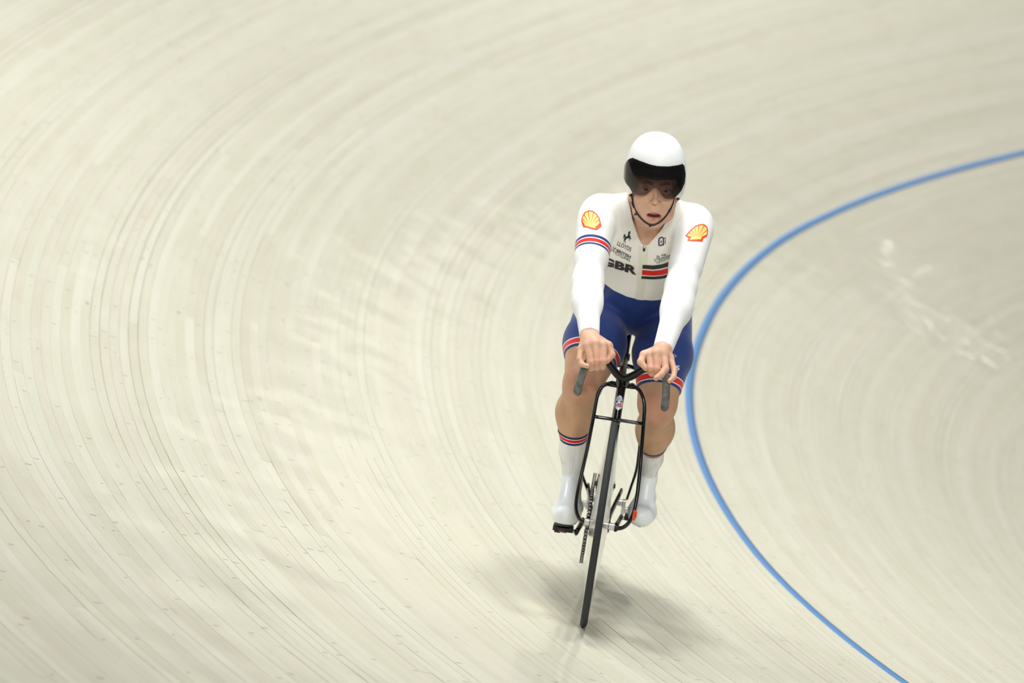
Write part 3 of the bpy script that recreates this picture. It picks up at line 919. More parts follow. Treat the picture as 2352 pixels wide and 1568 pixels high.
# ------------------------------------------------------------------ head frame (a rider's right, b forward, c up)
_v0 = -view_dir(HD0)
_up = K(1513.5, 360, HD0[1])-HD0; _up -= _v0*(_up@_v0); _up = unit(_up)
_rt = np.cross(_v0, _up)
def rot_about(v, ax, ang):
    ax = unit(ax); return v*math.cos(ang)+np.cross(ax, v)*math.sin(ang)+ax*(ax@v)*(1-math.cos(ang))
hF = rot_about(_v0, _rt, math.radians(-3)); hF = rot_about(hF, _up, math.radians(3.0)); hF = unit(hF)
hU = unit(_up-hF*(_up@hF)); hR = np.cross(hF, hU)
HR = np.array([hR, hF, hU])
def H(a, b, c): return HD0+hR*a+hF*b+hU*c
def HC(p, q, r1, r2, k=.01, **kw): return Cone(H(*p), H(*q), r1, r2, k, **kw)
def HE(p, r, k=.01): return Ell(H(*p), r, k, HR)
HEAD = [HE((0, -.098, .035), (.074, .095, .088), .02), HE((0, -.058, -.025), (.065, .058, .080), .02),
        HE((0, -.045, -.055), (.056, .045, .060), .02)]
for s in (1, -1):
    HEAD += [HC((s*.056, -.085, -.05), (s*.047, -.060, -.082), .016, .015, .02), HC((s*.047, -.060, -.082), (s*.014, -.018, -.110), .015, .014, .02),
             HE((s*.043, -.030, -.030), (.021, .020, .016), .022), HC((s*.045, -.020, .017), (s*.010, -.009, .018), .009, .010, .016),
             HE((s*.074, -.100, -.012), (.008, .020, .032), .01)]
HEAD += [HE((0, -.014, -.110), (.022, .014, .015), .016), HE((0, -.018, -.078), (.034, .020, .028), .022),
         HC((0, -.010, .012), (0, .019, -.034), .0070, .0082, .012), HE((0, .0215, -.0385), (.0100, .0095, .0082), .008)]
for s in (1, -1): HEAD += [HE((s*.0118, .006, -.0415), (.0068, .0095, .0068), .006)]
SOCKETS = [HE((s*.032, .006, -.003), (.0165, .014, .0115), .012) for s in (1, -1)]
LIPS = [HC((-.029, -.009, -.0805), (-.009, .0025, -.0745), .0035, .0050, .004), HC((-.009, .0025, -.0745), (.009, .0025, -.0745), .0050, .0050, .004), HC((.029, -.009, -.0805), (.009, .0025, -.0745), .0035, .0050, .004),
        HC((-.029, -.009, -.0825), (-.011, .002, -.0950), .0035, .0072, .004), HC((-.011, .002, -.0950), (.011, .002, -.0950), .0072, .0072, .004), HC((.029, -.009, -.0825), (.011, .002, -.0950), .0035, .0072, .004)]
MOUTH = [HE((0, .006, -.0835), (.0255, .020, .0056), .004)]
NOSTRIL = [HE((s*.0064, .0150, -.0465), (.0042, .006, .0034), .003) for s in (1, -1)]
LIDS = []
for s in (1, -1):
    LIDS += [HC((s*.046, -.014, -.002), (s*.032, -.0035, .0065), .0025, .003, .004), HC((s*.032, -.0035, .0065), (s*.019, -.012, -.001), .003, .0025, .004),
             HC((s*.046, -.014, -.003), (s*.032, -.0050, -.0075), .0022, .0025, .004), HC((s*.032, -.0050, -.0075), (s*.019, -.012, -.002), .0025, .0022, .004)]
CHESTSKIN = [p for p in TRUNK]

# ------------------------------------------------------------------ hands
def hand(w, elbow, mcp, pip, dip, tip, th, s):
    fa = unit(w-elbow)
    P = [Cone(w-fa*.07, w, .031, .0275, .012, sq=((0, .3, 1), .88)), Cone(w, (mcp[1]+mcp[2])/2-fa*.030, .0265, .026, .014, sq=((0, .6, 1), .8))]
    for i in range(4):
        P.append(Cone(w+(mcp[i]-w)*.25, mcp[i]-fa*.004, .0165, .0145 if i < 3 else .0125, .016))
    fing = []
    for i, r in enumerate((.0117, .0119, .0114, .0098)):
        fing.append([Cone(mcp[i], pip[i], r*1.12, r, .004), Cone(pip[i], dip[i], r*.98, r*.9, .004), Cone(dip[i], tip[i], r*.9, r*.78, .004)])
    fing.append([Cone(th[0], th[1], .019, .0150, .018), Cone(th[1], th[2], .0140, .0122, .006), Cone(th[2], th[3], .0120, .0092, .004)])
    return P, fing
handR = hand(wrR, elR,
    [K(1385, 793, .002), K(1367, 790, .010), K(1349, 794, .010), K(1335, 802, .002)],
    [K(1386, 829, .028), K(1371, 830, .036), K(1356, 832, .034), K(1331, 825, .026)],
    [K(1384, 842, .010), K(1371, 844, .018), K(1357, 845, .016), K(1337, 837, .040)],
    [K(1384, 840, -.012), K(1371, 842, -.006), K(1357, 843, -.006), K(1349, 841, .052)],
    [K(1375, 783, -.040), K(1397, 794, -.028), K(1405, 815, -.010), K(1394, 829, .006)], 1)
handL = hand(wrL, elL,
    [K(1494, 817, .000), K(1508, 813, .010), K(1525, 816, .010), K(1540, 824, .000)],
    [K(1495, 846, .028), K(1509, 847, .036), K(1529, 847, .042), K(1549, 851, .030)],
    [K(1497, 857, .010), K(1511, 859, .018), K(1519, 860, .060), K(1547, 866, .050)],
    [K(1498, 855, -.012), K(1511, 857, -.006), K(1507, 868, .070), K(1538, 875, .064)],
    [K(1502, 809, -.038), K(1480, 815, -.024), K(1472, 831, -.004), K(1484, 846, .012)], -1)

def build_hand(parts, w):
    P, fing = parts
    allp = P+[q for f in fing for q in f]
    lo = np.min([p.box()[0] for p in allp], 0)-.012; hi = np.max([p.box()[1] for p in allp], 0)+.012
    f = Field(lo, hi, .0017)
    for p in P: f.prim(p)
    for fg in fing:
        g = Field(lo, hi, .0017)
        for p in fg: g.prim(p)
        b = tuple(slice(0, n) for n in f.n)
        f.join(b, g.v, .0055)
    return f.mesh()

def build_body():
    parts = []
    # head, neck and the top of the chest
    f = Field((-.22, -.70, 1.05), (.22, -.17, 1.58), .0022)
    for p in TRUNK: f.prim(p, grow=-.004)
    for p in NECK: f.prim(p)
    for s, x in ((1, .030), (-1, -.030)):     # neck cords and collar bones
        f.prim(Cone(H(s*.05, -.085, -.06), neckB+np.array([s*.018, .075, -.055]), .014, .012, .02))
    for p in HEAD: f.prim(p)
    for p in SOCKETS: f.prim(p, carve=True)
    for p in LIPS: f.prim(p)
    for p in MOUTH: f.prim(p, carve=True)
    for p in NOSTRIL: f.prim(p, carve=True)
    for p in LIDS: f.prim(p)
    parts.append(f.mesh())
    parts.append(build_hand(handR, wrR)); parts.append(build_hand(handL, wrL))
    # the rest of the body under the suit, and the legs
    f = Field((-.30, -1.02, .55), (.30, .0, 1.40), .006)
    for p in TRUNK+GLUTE+THIGH_R+THIGH_L+ARM_R+ARM_L: f.prim(p, grow=-.004)
    parts.append(f.mesh())
    for th, shk in ((THIGH_R, SHANK_R), (THIGH_L, SHANK_L)):
        lo = np.min([p.box()[0] for p in shk+th[1:]], 0)-.02; hi = np.max([p.box()[1] for p in shk+th[1:]], 0)+.02
        f = Field(lo, hi, .003)
        for p in th+shk: f.prim(p)
        parts.append(f.mesh())
    V = np.concatenate([p[0] for p in parts]); off = 0; Q = []
    for p in parts: Q.append(p[1]+off); off += len(p[0])
    return V, np.concatenate(Q)

def skin_material():
    t = NT('skin')
    co = t.n('TexCoord').outputs[3]
    n1 = t.n('TexNoise', Vector=co, Scale=16.0, Detail=4.0).outputs[0]
    n2 = t.n('TexNoise', Vector=co, Scale=220.0, Detail=3.0).outputs[0]
    col = t.ramp(n1, [(0.3, srgb(205, 160, 130)), (0.55, srgb(217, 174, 146)), (0.75, srgb(214, 165, 141))])
    tan = t.attr('tan').outputs[2]
    col = t.mix(tan, col, t.ramp(n1, [(0.3, srgb(178, 138, 102)), (0.7, srgb(194, 154, 120))]))
    col = t.mix(t.attr('pink').outputs[2], col, c4(srgb(205, 142, 124)))
    col = t.mix(t.attr('lip').outputs[2], col, c4(srgb(184, 112, 108)))
    col = t.mix(t.attr('mouth').outputs[2], col, c4(srgb(128, 62, 58)))
    col = t.mix(t.attr('brow').outputs[2], col, c4(srgb(58, 40, 32)))
    return t.done(t.principled(col, 0.5, spec=0.35, sss=0.12, normal=t.bump(n2, 0.10, 0.001)))
SKIN = skin_material()
bV, bQ = build_body()
BODY = np_mesh('body', bV, bQ, SKIN, PERSON)
def sm(d, a, b): return np.clip((b-d)/(b-a), 0, 1)
_hd = np.linalg.norm(bV-HD0, axis=1) < .2
lipd = np.full(len(bV), 1.0); lipd[_hd] = nearest_dist(bV[_hd], LIPS)
mou = np.full(len(bV), 1.0); mou[_hd] = nearest_dist(bV[_hd], [HE((0, -.008, -.0838), (.021, .016, .0060))])
brow = np.full(len(bV), 1.0); brow[_hd] = nearest_dist(bV[_hd], [HC((s*.050, -.018, .017), (s*.034, -.004, .024), .003, .006) for s in (1, -1)]+[HC((s*.034, -.004, .024), (s*.014, .0, .018), .006, .006) for s in (1, -1)])
add_attr(BODY, 'lip', sm(lipd, -.0003, .0015))
add_attr(BODY, 'mouth', sm(mou, -.001, .001)); add_attr(BODY, 'brow', .6*sm(brow, -.003, .002))
leg = bV[:, 2] < .84
add_attr(BODY, 'tan', np.where(leg & (bV[:, 1] < -.15), .75, 0))
kd = np.minimum(np.linalg.norm(bV-(knR+np.array([0, .05, 0])), axis=1), np.linalg.norm(bV-(knL+np.array([0, .05, -.01])), axis=1))
hd = np.minimum(np.linalg.norm(bV-K(1370, 826, .03), axis=1), np.linalg.norm(bV-K(1510, 842, .03), axis=1))
nose = np.linalg.norm(bV-H(0, .02, -.035), axis=1)
add_attr(BODY, 'pink', np.maximum.reduce([.55*sm(kd, .02, .09), .45*sm(hd, .01, .06), .45*sm(nose, .005, .02)]))
# eyes
EYE_W = simple('eye_white', srgb(205, 200, 196), 0.25); EYE_I = simple('iris', srgb(70, 80, 86), 0.2); EYE_P = simple('pupil', (0.004, 0.004, 0.004), 0.1)
for s in (1, -1):
    c = H(s*.032, -.0165, -.0005)
    bm = bmesh.new(); bmesh.ops.create_uvsphere(bm, u_segments=24, v_segments=16, radius=.0122)
    V = np.array([v.co[:] for v in bm.verts]); bm.verts.index_update(); F = [tuple(v.index for v in q.verts) for q in bm.faces]; bm.free()
    V = V@np.array([hR, hU, hF])          # pole along the gaze
    o = mesh_obj('eye', V+c, F, EYE_W, PERSON)
    o.data.materials.append(EYE_I); o.data.materials.append(EYE_P)
    for p in o.data.polygons:
        ce = np.mean([np.array(o.data.vertices[i].co) for i in p.vertices], 0)-c
        an = math.degrees(math.acos(np.clip(unit(ce)@hF, -1, 1)))
        p.material_index = 2 if an < 11 else 1 if an < 29 else 0
# finger nails
NAIL = simple('finger_nail', srgb(204, 150, 132), 0.35)
BODY_BVH = bvh_of([BODY])
def nail(tip, dip, w=.0060, l=.0075):
    ax = unit(tip-dip); c = tip-ax*.001
    d = -view_dir(c)
    n = unit(d-ax*(d@ax)); sd = np.cross(ax, n)
    hit = BODY_BVH.ray_cast(Vector(c+n*.03), Vector(-n), .06)
    if hit[0] is None: return
    base = np.array(hit[0])
    V = []; F = []
    for i in range(5):
        for j in range(5):
            u, v = (i-2)/2, (j-2)/2
            V.append(base+sd*u*w*(1-.15*v*v)+ax*v*l+n*(.0004-.0022*u*u-.0006*v*v))
    for i in range(4):
        for j in range(4): F.append((i*5+j, i*5+j+1, (i+1)*5+j+1, (i+1)*5+j))
    mesh_obj('finger_nail', V, F, NAIL, BODY)
for (P, fing) in (handR, handL):
    nail(fing[3][2].b, fing[3][2].a, .0048, .0058); nail(fing[4][2].b, fing[4][2].a, .0062, .0072)
nail(handL[1][2][2].b, handL[1][2][2].a, .0056, .0066)

# ------------------------------------------------------------------ skinsuit
hemR_p, hemL_p = K(1347, 818, -.48), K(1512, 900, -.49)
def hem_normal(n, p, f):
    v = view_dir(p); return unit(n-f*(n@v)*v)
hemR_n, hemL_n = hem_normal(unit(knR-thR), hemR_p, .62), hem_normal(unit(knL-thL), hemL_p, .62)
cufR_p, cufL_p = wrR-faR*.006, wrL-faL*.006
def cut_cone(c, p, n):
    return Cone(c.a, c.b, c.r1, c.r2, c.k, cuts=((p, n),))
SUIT_ARM_R = ARM_R[:3]+[cut_cone(ARM_R[3], cufR_p, faR)]
SUIT_ARM_L = ARM_L[:3]+[cut_cone(ARM_L[3], cufL_p, faL)]
SUIT_TH_R = [THIGH_R[0], cut_cone(THIGH_R[1], hemR_p, hemR_n)]
SUIT_TH_L = [THIGH_L[0], cut_cone(THIGH_L[1], hemL_p, hemL_n)]
VNECK = [(1436, 425), (1446, 470), (1453, 505), (1463, 534), (1472, 556), (1477, 563), (1487, 563), (1501, 548), (1519, 527), (1534, 503), (1547, 470), (1560, 425)]
WAIST = np.array([(1330, 612), (1360, 632), (1380, 645), (1410, 667), (1440, 681), (1470, 688), (1500, 690), (1530, 687), (1560, 672), (1600, 645)], float)
def build_suit():
    f = Field((-.30, -1.02, .60), (.30, .0, 1.43), .0034)
    g = .0035
    ord_ = TRUNK+GLUTE
    for p in ord_: f.prim(p, grow=g)
    col = Cone(NECK[0].a, NECK[0].b, .068, .068, .04, cuts=((HD0+np.array([0, -.10, -.045]), unit(np.array([0, .25, 1.0]))),))
    f.prim(col, grow=.002)
    for p in SUIT_ARM_R+SUIT_ARM_L+SUIT_TH_R+SUIT_TH_L: f.prim(p, grow=g)
    # flatten the cut ends again after blending
    for p, n, r in ((cufR_p, faR, .07), (cufL_p, faL, .07), (hemR_p, hemR_n, .14), (hemL_p, hemL_n, .14)):
        b = f.block(p-r, p+r, 0); X, Y, Z = f.pts(b)
        d = (X-p[0])*n[0]+(Y-p[1])*n[1]+(Z-p[2])*n[2]
        inr = (X-p[0])**2+(Y-p[1])**2+(Z-p[2])**2 < r*r
        f.v[b] = np.where(inr, np.maximum(f.v[b], d), f.v[b])
    # the open V neck
    b = f.block((-.12, -.52, 1.16), (.12, -.20, 1.43), 0); X, Y, Z = f.pts(b)
    sd = poly_sdf(px_of(np.stack([X, Y, Z], -1)), VNECK)/PPM
    f.v[b] = np.maximum(f.v[b], np.where(Y > -.515, -sd, -1).astype(np.float32))
    return f.mesh()
def suit_material():
    t = NT('skinsuit_fabric')
    arm = t.attr('arm').outputs[2]; waist = t.attr('waist').outputs[2]; hem = t.attr('hem').outputs[2]; band = t.attr('band').outputs[2]; fold = t.attr('fold').outputs[2]
    co = t.n('TexCoord').outputs[3]
    white = c4(srgb(240, 241, 240)); navy = c4(srgb(32, 56, 120)); red = c4(srgb(222, 34, 20)); wl = c4(srgb(238, 238, 238))
    up = t.math('MAXIMUM', t.math('GREATER_THAN', arm, 0.5), t.math('GREATER_THAN', waist, 0.0))
    # relief of the gathered fabric beside the neck
    mp = t.n('Mapping', Vector=co, Scale=(150.0, 6.0, 9.0))
    st = t.n('TexNoise', Vector=mp, Scale=1.0, Detail=3.0).outputs[0]
    wcol = t.mix(t.attr('sheer').outputs[2], white, c4(srgb(236, 233, 226)))
    col = t.mix(up, navy, wcol)
    def stripe(val, a, b):
        return t.math('MULTIPLY', t.math('GREATER_THAN', val, a), t.math('LESS_THAN', val, b))
    h2 = t.math('MULTIPLY', stripe(hem, .0105, .0405), 1.0)
    col = t.mix(h2, col, wl)
    col = t.mix(stripe(hem, .0140, .0365), col, red)
    for a, b, c in ((0.0, .0105, navy), (.0145, .0285, red), (.0325, .0400, navy)):
        col = t.mix(stripe(band, a, b), col, c)
    wv = t.n('TexWave', {'wave_type': 'BANDS', 'bands_direction': 'X'}, Vector=co, Scale=90.0, Distortion=1.5, Detail=1.0).outputs[1]
    hgt = t.math('ADD', t.math('MULTIPLY', st, t.math('MULTIPLY', fold, 3.0)), t.math('MULTIPLY', wv, 0.05))
    rough = 0.62
    return t.done(t.principled(col, rough, spec=0.25, normal=t.bump(hgt, 0.5, 0.0022), sheen=0.15))
SUIT_M = suit_material()
sV, sQ = build_suit()
SUIT = np_mesh('skinsuit', sV, sQ, SUIT_M, PERSON)
SUIT['label'] = 'white long-sleeved skinsuit with navy shorts and red striped hems'
dA = np.minimum(nearest_dist(sV, ARM_R), nearest_dist(sV, ARM_L)); dT = nearest_dist(sV, TRUNK+GLUTE+THIGH_R+THIGH_L)
IS_ARM = (dA < dT) | (sV[:, 1] > -.36) & (sV[:, 2] > .85) & (dA < .03)
add_attr(SUIT, 'arm', IS_ARM.astype(float))
spx = px_of(sV)
_wf = (np.interp(spx[:, 0], WAIST[:, 0], WAIST[:, 1])-spx[:, 1])/PPM
_wf = np.where((sV[:, 2] > 1.02) & (sV[:, 1] > -.64), np.maximum(_wf, np.where(sV[:, 2] > 1.2, .01, -1)), _wf)
add_attr(SUIT, 'waist', np.where(sV[:, 1] < -.74, np.minimum(_wf, sV[:, 2]-1.115), _wf))
dHR = -((sV-hemR_p)@hemR_n); dHL = -((sV-hemL_p)@hemL_n)
onR = nearest_dist(sV, THIGH_R) < nearest_dist(sV, THIGH_L)
hm = np.where(onR, dHR, dHL); hm = np.where(IS_ARM, .5, hm)
add_attr(SUIT, 'hem', hm)
bd = (sV-shR)@uaR-.143
add_attr(SUIT, 'band', np.where(IS_ARM & (sV[:, 0] > 0), bd, -1))
fw = np.maximum(np.exp(-((spx[:, 0]-1437)/15)**2-((spx[:, 1]-480)/44)**2), np.exp(-((spx[:, 0]-1551)/14)**2-((spx[:, 1]-482)/40)**2))
add_attr(SUIT, 'fold', np.where(sV[:, 1] > -.62, np.clip(fw*1.7, 0, 1), 0)*(~IS_ARM))

# the trunk is cut from a thinner, warmer white cloth than the sleeves
add_attr(SUIT, 'sheer', (~IS_ARM).astype(float))
# ------------------------------------------------------------------ prints on the suit
P_DARK = simple('charcoal_print', srgb(48, 47, 50), 0.6)
P_RED = simple('red_chest_print', srgb(222, 34, 20), 0.6)
P_ORANGE = simple('orange_red_print', srgb(240, 76, 18), 0.55)
P_YELLOW = simple('yellow_print', srgb(252, 216, 122), 0.55)
P_GREEN = simple('dark_green_print', srgb(46, 66, 34), 0.6)
P_BLACKG = simple('black_green_print', srgb(22, 32, 26), 0.6)
P_INK = simple('navy_ink_print', srgb(34, 34, 54), 0.6)
P_CREAM = simple('cream_zip_tape', srgb(226, 226, 208), 0.6)
P_WHITE = simple('white_suit_print', srgb(232, 236, 240), 0.6)
def sub_bvh(mask):
    F = [tuple(q) for q in sQ[mask[sQ].all(1)]]
    return BVHTree.FromPolygons(sV.tolist(), F)
CHEST = sub_bvh(~IS_ARM & (sV[:, 2] > 1.0)); ARMS = sub_bvh((sV[:, 2] > .95)); LEGS = sub_bvh(sV[:, 2] < 1.0)
def chest_print(name, V, F, mat, lift=.0012, surf_=None, y=-.38, maxe=.010):
    cpx = np.asarray(V).mean(0)
    return decal(name, np.asarray(V), F, pix_tfm(y), CHEST if surf_ is None else surf_, mat, SUIT, view_dir(K(cpx[0], cpx[1], y)), lift, maxe)
def affine_text(body, o, xv, yv, bold=0.0, spacing=1.0):
    V, F = text_poly(body, 1.0, bold=bold, spacing=spacing)
    V = fit_box(V, 0, 1, 0, 1)
    return np.array(o)+V[:, :1]*np.array(xv)+V[:, 1:]*np.array(yv), F
def stroke(pts, w):
    """flat ribbon along a line, in photo pixels"""
    P = np.array(pts, float); T = np.gradient(P, axis=0); T /= np.linalg.norm(T, axis=1, keepdims=True)+1e-9
    N = np.stack([-T[:, 1], T[:, 0]], 1)*w/2
    V = np.concatenate([P+N, P-N]); n = len(P)
    return V, [(i, i+1, n+i+1, n+i) for i in range(n-1)]
def join2(gs):
    V, F, o = [], [], 0
    for v, f in gs:
        V += [tuple(x) for x in v]; F += [tuple(i+o for i in q) for q in f]; o += len(v)
    return np.array(V), F
Z2 = lambda pts: [(1290+x/5.6, 420+y/5.6) for x, y in pts]
chest_print('zip_tape', *poly([(1468.5, 566), (1489, 566), (1486, 610), (1481, 650), (1477, 690), (1460.5, 688), (1464, 650), (1467.5, 610)]), P_CREAM, .0010)
chest_print('letter_print', *affine_text('GBR', (1380, 606), (82.5, 26), (2.5, -19), .055, 1.02), P_DARK)
chest_print('letter_print', *affine_text('LLOYDS', (1417, 562.5), (31.5, 15.5), (3, -9.5), .012), P_GREEN)
chest_print('letter_print', *affine_text('BRITISH', (1416, 577.5), (32.5, 16), (1.2, -6.6), .03), P_DARK)
chest_print('letter_print', *affine_text('CYCLING', (1413, 584), (33.2, 16.2), (1.2, -6.4), .015), P_DARK)
chest_print('logo_print', *join2([stroke([(1408.5, 564), (1409.5, 568), (1411.5, 571)], 1.1), stroke([(1415, 568.5), (1411.5, 571), (1409, 574.5), (1410, 577.5)], 1.2),
    stroke([(1406+2.3*math.cos(a), 573.5+2.5*math.sin(a)) for a in np.linspace(0.5, 6.0, 12)], .9), stroke([(1411.5+2.2*math.cos(a), 577.5+2.4*math.sin(a)) for a in np.linspace(2.2, 8.0, 12)], .9), stroke([(1410, 570), (1414, 571.5), (1415.5, 569)], .9)]), P_DARK)
# prancing horse
hx = lambda pts: [(1432+x*18/100, 530+y*28/160) for x, y in pts]
chest_print('horse_print', *join2([poly(hx([(78, 0), (90, 8), (86, 20), (92, 32), (86, 38), (78, 34), (80, 52), (88, 66), (90, 82), (78, 92), (60, 98), (40, 100), (24, 100), (16, 88), (20, 76), (32, 72), (48, 74), (56, 62), (60, 44), (62, 22), (68, 10)])),
    poly(hx([(24, 74), (10, 84), (8, 104), (2, 102), (0, 88), (2, 66), (6, 52), (14, 42), (24, 46), (28, 60)])),
    poly(hx([(16, 90), (30, 98), (24, 112), (16, 122), (12, 142), (6, 152), (0, 150), (6, 138), (6, 118), (12, 106)])),
    poly(hx([(30, 96), (40, 98), (34, 114), (26, 124), (28, 148), (34, 158), (24, 158), (20, 144), (18, 122), (24, 110)])),
    poly(hx([(78, 86), (88, 82), (98, 96), (100, 112), (94, 114), (92, 104), (84, 98)])),
    poly(hx([(70, 92), (80, 90), (86, 104), (80, 118), (74, 132), (68, 130), (74, 114), (76, 104)]))]), P_BLACKG)
# rounded letter mark and its small name
def ring_poly(outer, inner):
    n = len(outer); V = list(outer)+list(inner)
    return np.array(V, float), [(i, (i+1) % n, n+(i+1) % n, n+i) for i in range(n)]
A = lambda pts: [(1512+x*12.5, 566-y*20-x*3.2) for x, y in pts]
chest_print('logo_print', *join2([stroke(A([(0.92, -.02), (0.92, .5), (0.90, .84), (.7, .97), (.35, .97), (.12, .85), (.10, .5), (.12, .16), (.3, .06), (.62, .06), (.80, .12)]), 3.0), poly(A([(.40, .34), (.60, .34), (.60, .60), (.40, .60)]))]), P_INK)
chest_print('letter_print', *affine_text('ALÉ', (1529.3, 560.5), (-.6, -16.5), (-4.0, .8), .03), P_INK)
# crossed-fingers mark with the lines of lettering beside it
LT = lambda pts: [(1380+x/11.2, 520+y/11.2) for x, y in pts]
chest_print('logo_print', *join2([stroke(LT([(1372, 850), (1400, 838), (1436, 858), (1450, 840), (1432, 760), (1446, 740), (1468, 752), (1474, 800)]), 1.0), stroke(LT([(1450, 838), (1470, 800), (1482, 756), (1498, 744), (1506, 762), (1494, 812), (1486, 836)]), 1.0),
    stroke(LT([(1372, 850), (1400, 884), (1440, 926), (1490, 934), (1540, 918), (1562, 890), (1566, 850)]), 1.0), stroke(LT([(1494, 820), (1530, 812), (1558, 822), (1566, 850)]), 1.0), stroke(LT([(1496, 848), (1520, 858), (1552, 850)]), .9), stroke(LT([(1462, 890), (1490, 904), (1524, 896)]), .8), stroke(LT([(1494, 820), (1486, 846), (1500, 868), (1530, 872)]), .9)]), P_DARK)
for txt, o, xv in (('THE', (1518.8, 589.6), (10.8, -3.2)), ('NATIONAL', (1520, 594.8), (29, -9.5)), ('LOTTERY', (1521.2, 600), (27, -9))):
    chest_print('letter_print', *affine_text(txt, o, xv, (-.6, -4.6), .03), P_DARK)
chest_print('chest_stripe', *poly([(1476, 607.3), (1500, 609.2), (1520, 606.4), (1540, 600), (1556, 594), (1556, 604), (1538, 611), (1516, 616.5), (1500, 618.2), (1475, 616.4)]), P_DARK)
chest_print('chest_stripe', *poly([(1474.8, 619.2), (1500, 621.5), (1520, 619.5), (1538, 614), (1556, 607), (1556, 618), (1538, 626), (1520, 631), (1500, 632.4), (1473.8, 630.6)]), P_RED)
chest_print('chest_stripe', *poly([(1473.4, 633.2), (1500, 635), (1520, 633.4), (1538, 628.6), (1556, 621), (1556, 626), (1538, 635), (1520, 639.6), (1500, 641), (1472.2, 639.6)]), P_DARK)
# scallop shell marks on both shoulders
def scallop(outline, base, n_ribs, a0, a1, mid):
    out = Z2(outline); V, F = poly(out)
    chest_print('shell_print', V, F, P_ORANGE, .0011, ARMS, y=-.40)
    q = np.array(out); c = np.array(Z2([base])[0]); ribs = []
    def rim(a):
        d = np.array([math.cos(a), -math.sin(a)]); best = 0
        for i in range(len(q)):
            p, e = q[i], q[(i+1) % len(q)]-q[i]; m = np.array([[d[0], -e[0]], [d[1], -e[1]]])
            if abs(np.linalg.det(m)) < 1e-9: continue
            t, u = np.linalg.solve(m, p-c)
            if 0 <= u <= 1 and t > best: best = t
        return best
    A_ = np.linspace(a0, a1, n_ribs+1); gap = .035
    for i in range(n_ribs):
        lo, hi = A_[i]+gap, A_[i+1]-gap; m_ = (lo+hi)/2
        P = []
        r0 = 2.6 if 0 < i < n_ribs-1 else 4.0
        f0, f1 = c+r0*np.array([math.cos(lo), -math.sin(lo)]), c+r0*np.array([math.cos(hi), -math.sin(hi)])
        R_ = [rim(x)-3.4 for x in (lo, m_, hi)]
        P = [f0]+[c+R_[j]*np.array([math.cos(x), -math.sin(x)]) for j, x in enumerate((lo, m_, hi))]+[f1]
        ribs.append(poly(P))
    bs = np.array(Z2(mid)); ribs.append(poly(bs))
    V, F = join2(ribs)
    chest_print('shell_print', V, F, P_YELLOW, .0019, ARMS, y=-.40)
scallop([(258, 475), (270, 420), (300, 375), (350, 352), (400, 358), (450, 395), (488, 450), (502, 512), (513, 545), (508, 566), (456, 572), (452, 608), (400, 598), (350, 584), (340, 576), (280, 570), (282, 522), (258, 505)], (368, 556), 7, .22, 2.78, [(300, 532), (350, 512), (410, 518), (478, 540), (440, 556), (430, 584), (395, 580), (350, 566), (298, 552)])
scallop([(1592, 680), (1620, 650), (1660, 600), (1720, 552), (1780, 530), (1830, 531), (1868, 560), (1882, 610), (1876, 660), (1866, 690), (1824, 710), (1806, 757), (1750, 750), (1690, 752), (1618, 746), (1630, 706)], (1745, 716), 7, .36, 2.92, [(1655, 716), (1690, 690), (1750, 684), (1800, 694), (1785, 730), (1745, 728), (1690, 732), (1652, 734)])
chest_print('letter_print', *affine_text('S', (1551.8, 850), (8.2, .6), (.6, -11), .02), P_WHITE, .0012, LEGS, y=-.50)
chest_print('logo_print', *join2([stroke([(1544.5, 815.5), (1548, 813.8), (1551, 816), (1553.5, 819.5)], 1.0), stroke([(1545.5, 821), (1545.5, 817.5), (1547.5, 818)], .9)]), P_WHITE, .0012, LEGS, y=-.50)
# zip slider
ZP = [CHEST.ray_cast(Vector(K(x, y, -.2)), Vector(view_dir(K(x, y, -.2))), .6)[0] for x, y in ((1480, 566), (1479, 577))]
zt = [np.array(z)+np.array([0, .004, .001]) for z in ZP]
zs = multi('zip_slider', [sweep_geo([zt[0], zt[0]+(zt[1]-zt[0])*.45], [.0042, .0050], [.003, .003])], ALLOY, SUIT)
mesh_obj('zip_pull', *sweep_geo([zt[0]+(zt[1]-zt[0])*.45, zt[1]], [.0048, .0030], [.0025, .002]), MATTE, SUIT)

# ------------------------------------------------------------------ socks and overshoes
def sock_material():
    t = NT('white_sock_knit')
    d = t.attr('top').outputs[2]
    co = t.n('TexCoord').outputs[3]
    mp = t.n('Mapping', Vector=co, Scale=(130.0, 40.0, 3.0))
    st = t.n('TexNoise', Vector=mp, Scale=1.0, Detail=1.0).outputs[0]
    col = t.mix(t.math('MULTIPLY', t.ramp(st, [(0.45, (0, 0, 0)), (0.7, (1, 1, 1))]), 0.35), c4(srgb(236, 236, 234)), c4(srgb(196, 190, 180)))
    def stripe(a, b): return t.math('MULTIPLY', t.math('GREATER_THAN', d, a), t.math('LESS_THAN', d, b))
    for a, b, c in ((-.01, .0045, srgb(38, 44, 82)), (.0065, .0145, srgb(214, 40, 40)), (.0165, .0225, srgb(38, 44, 82))):
        col = t.mix(stripe(a, b), col, c4(c))
    return t.done(t.principled(col, 0.7, spec=0.2, normal=t.bump(st, 0.25, 0.001)))
SOCK_M = sock_material()
SHOE_M = simple('white_overshoe', srgb(240, 245, 247), 0.32, spec=0.45)
SOLE_M = simple('black_sole', (0.012, 0.011, 0.011), 0.45)
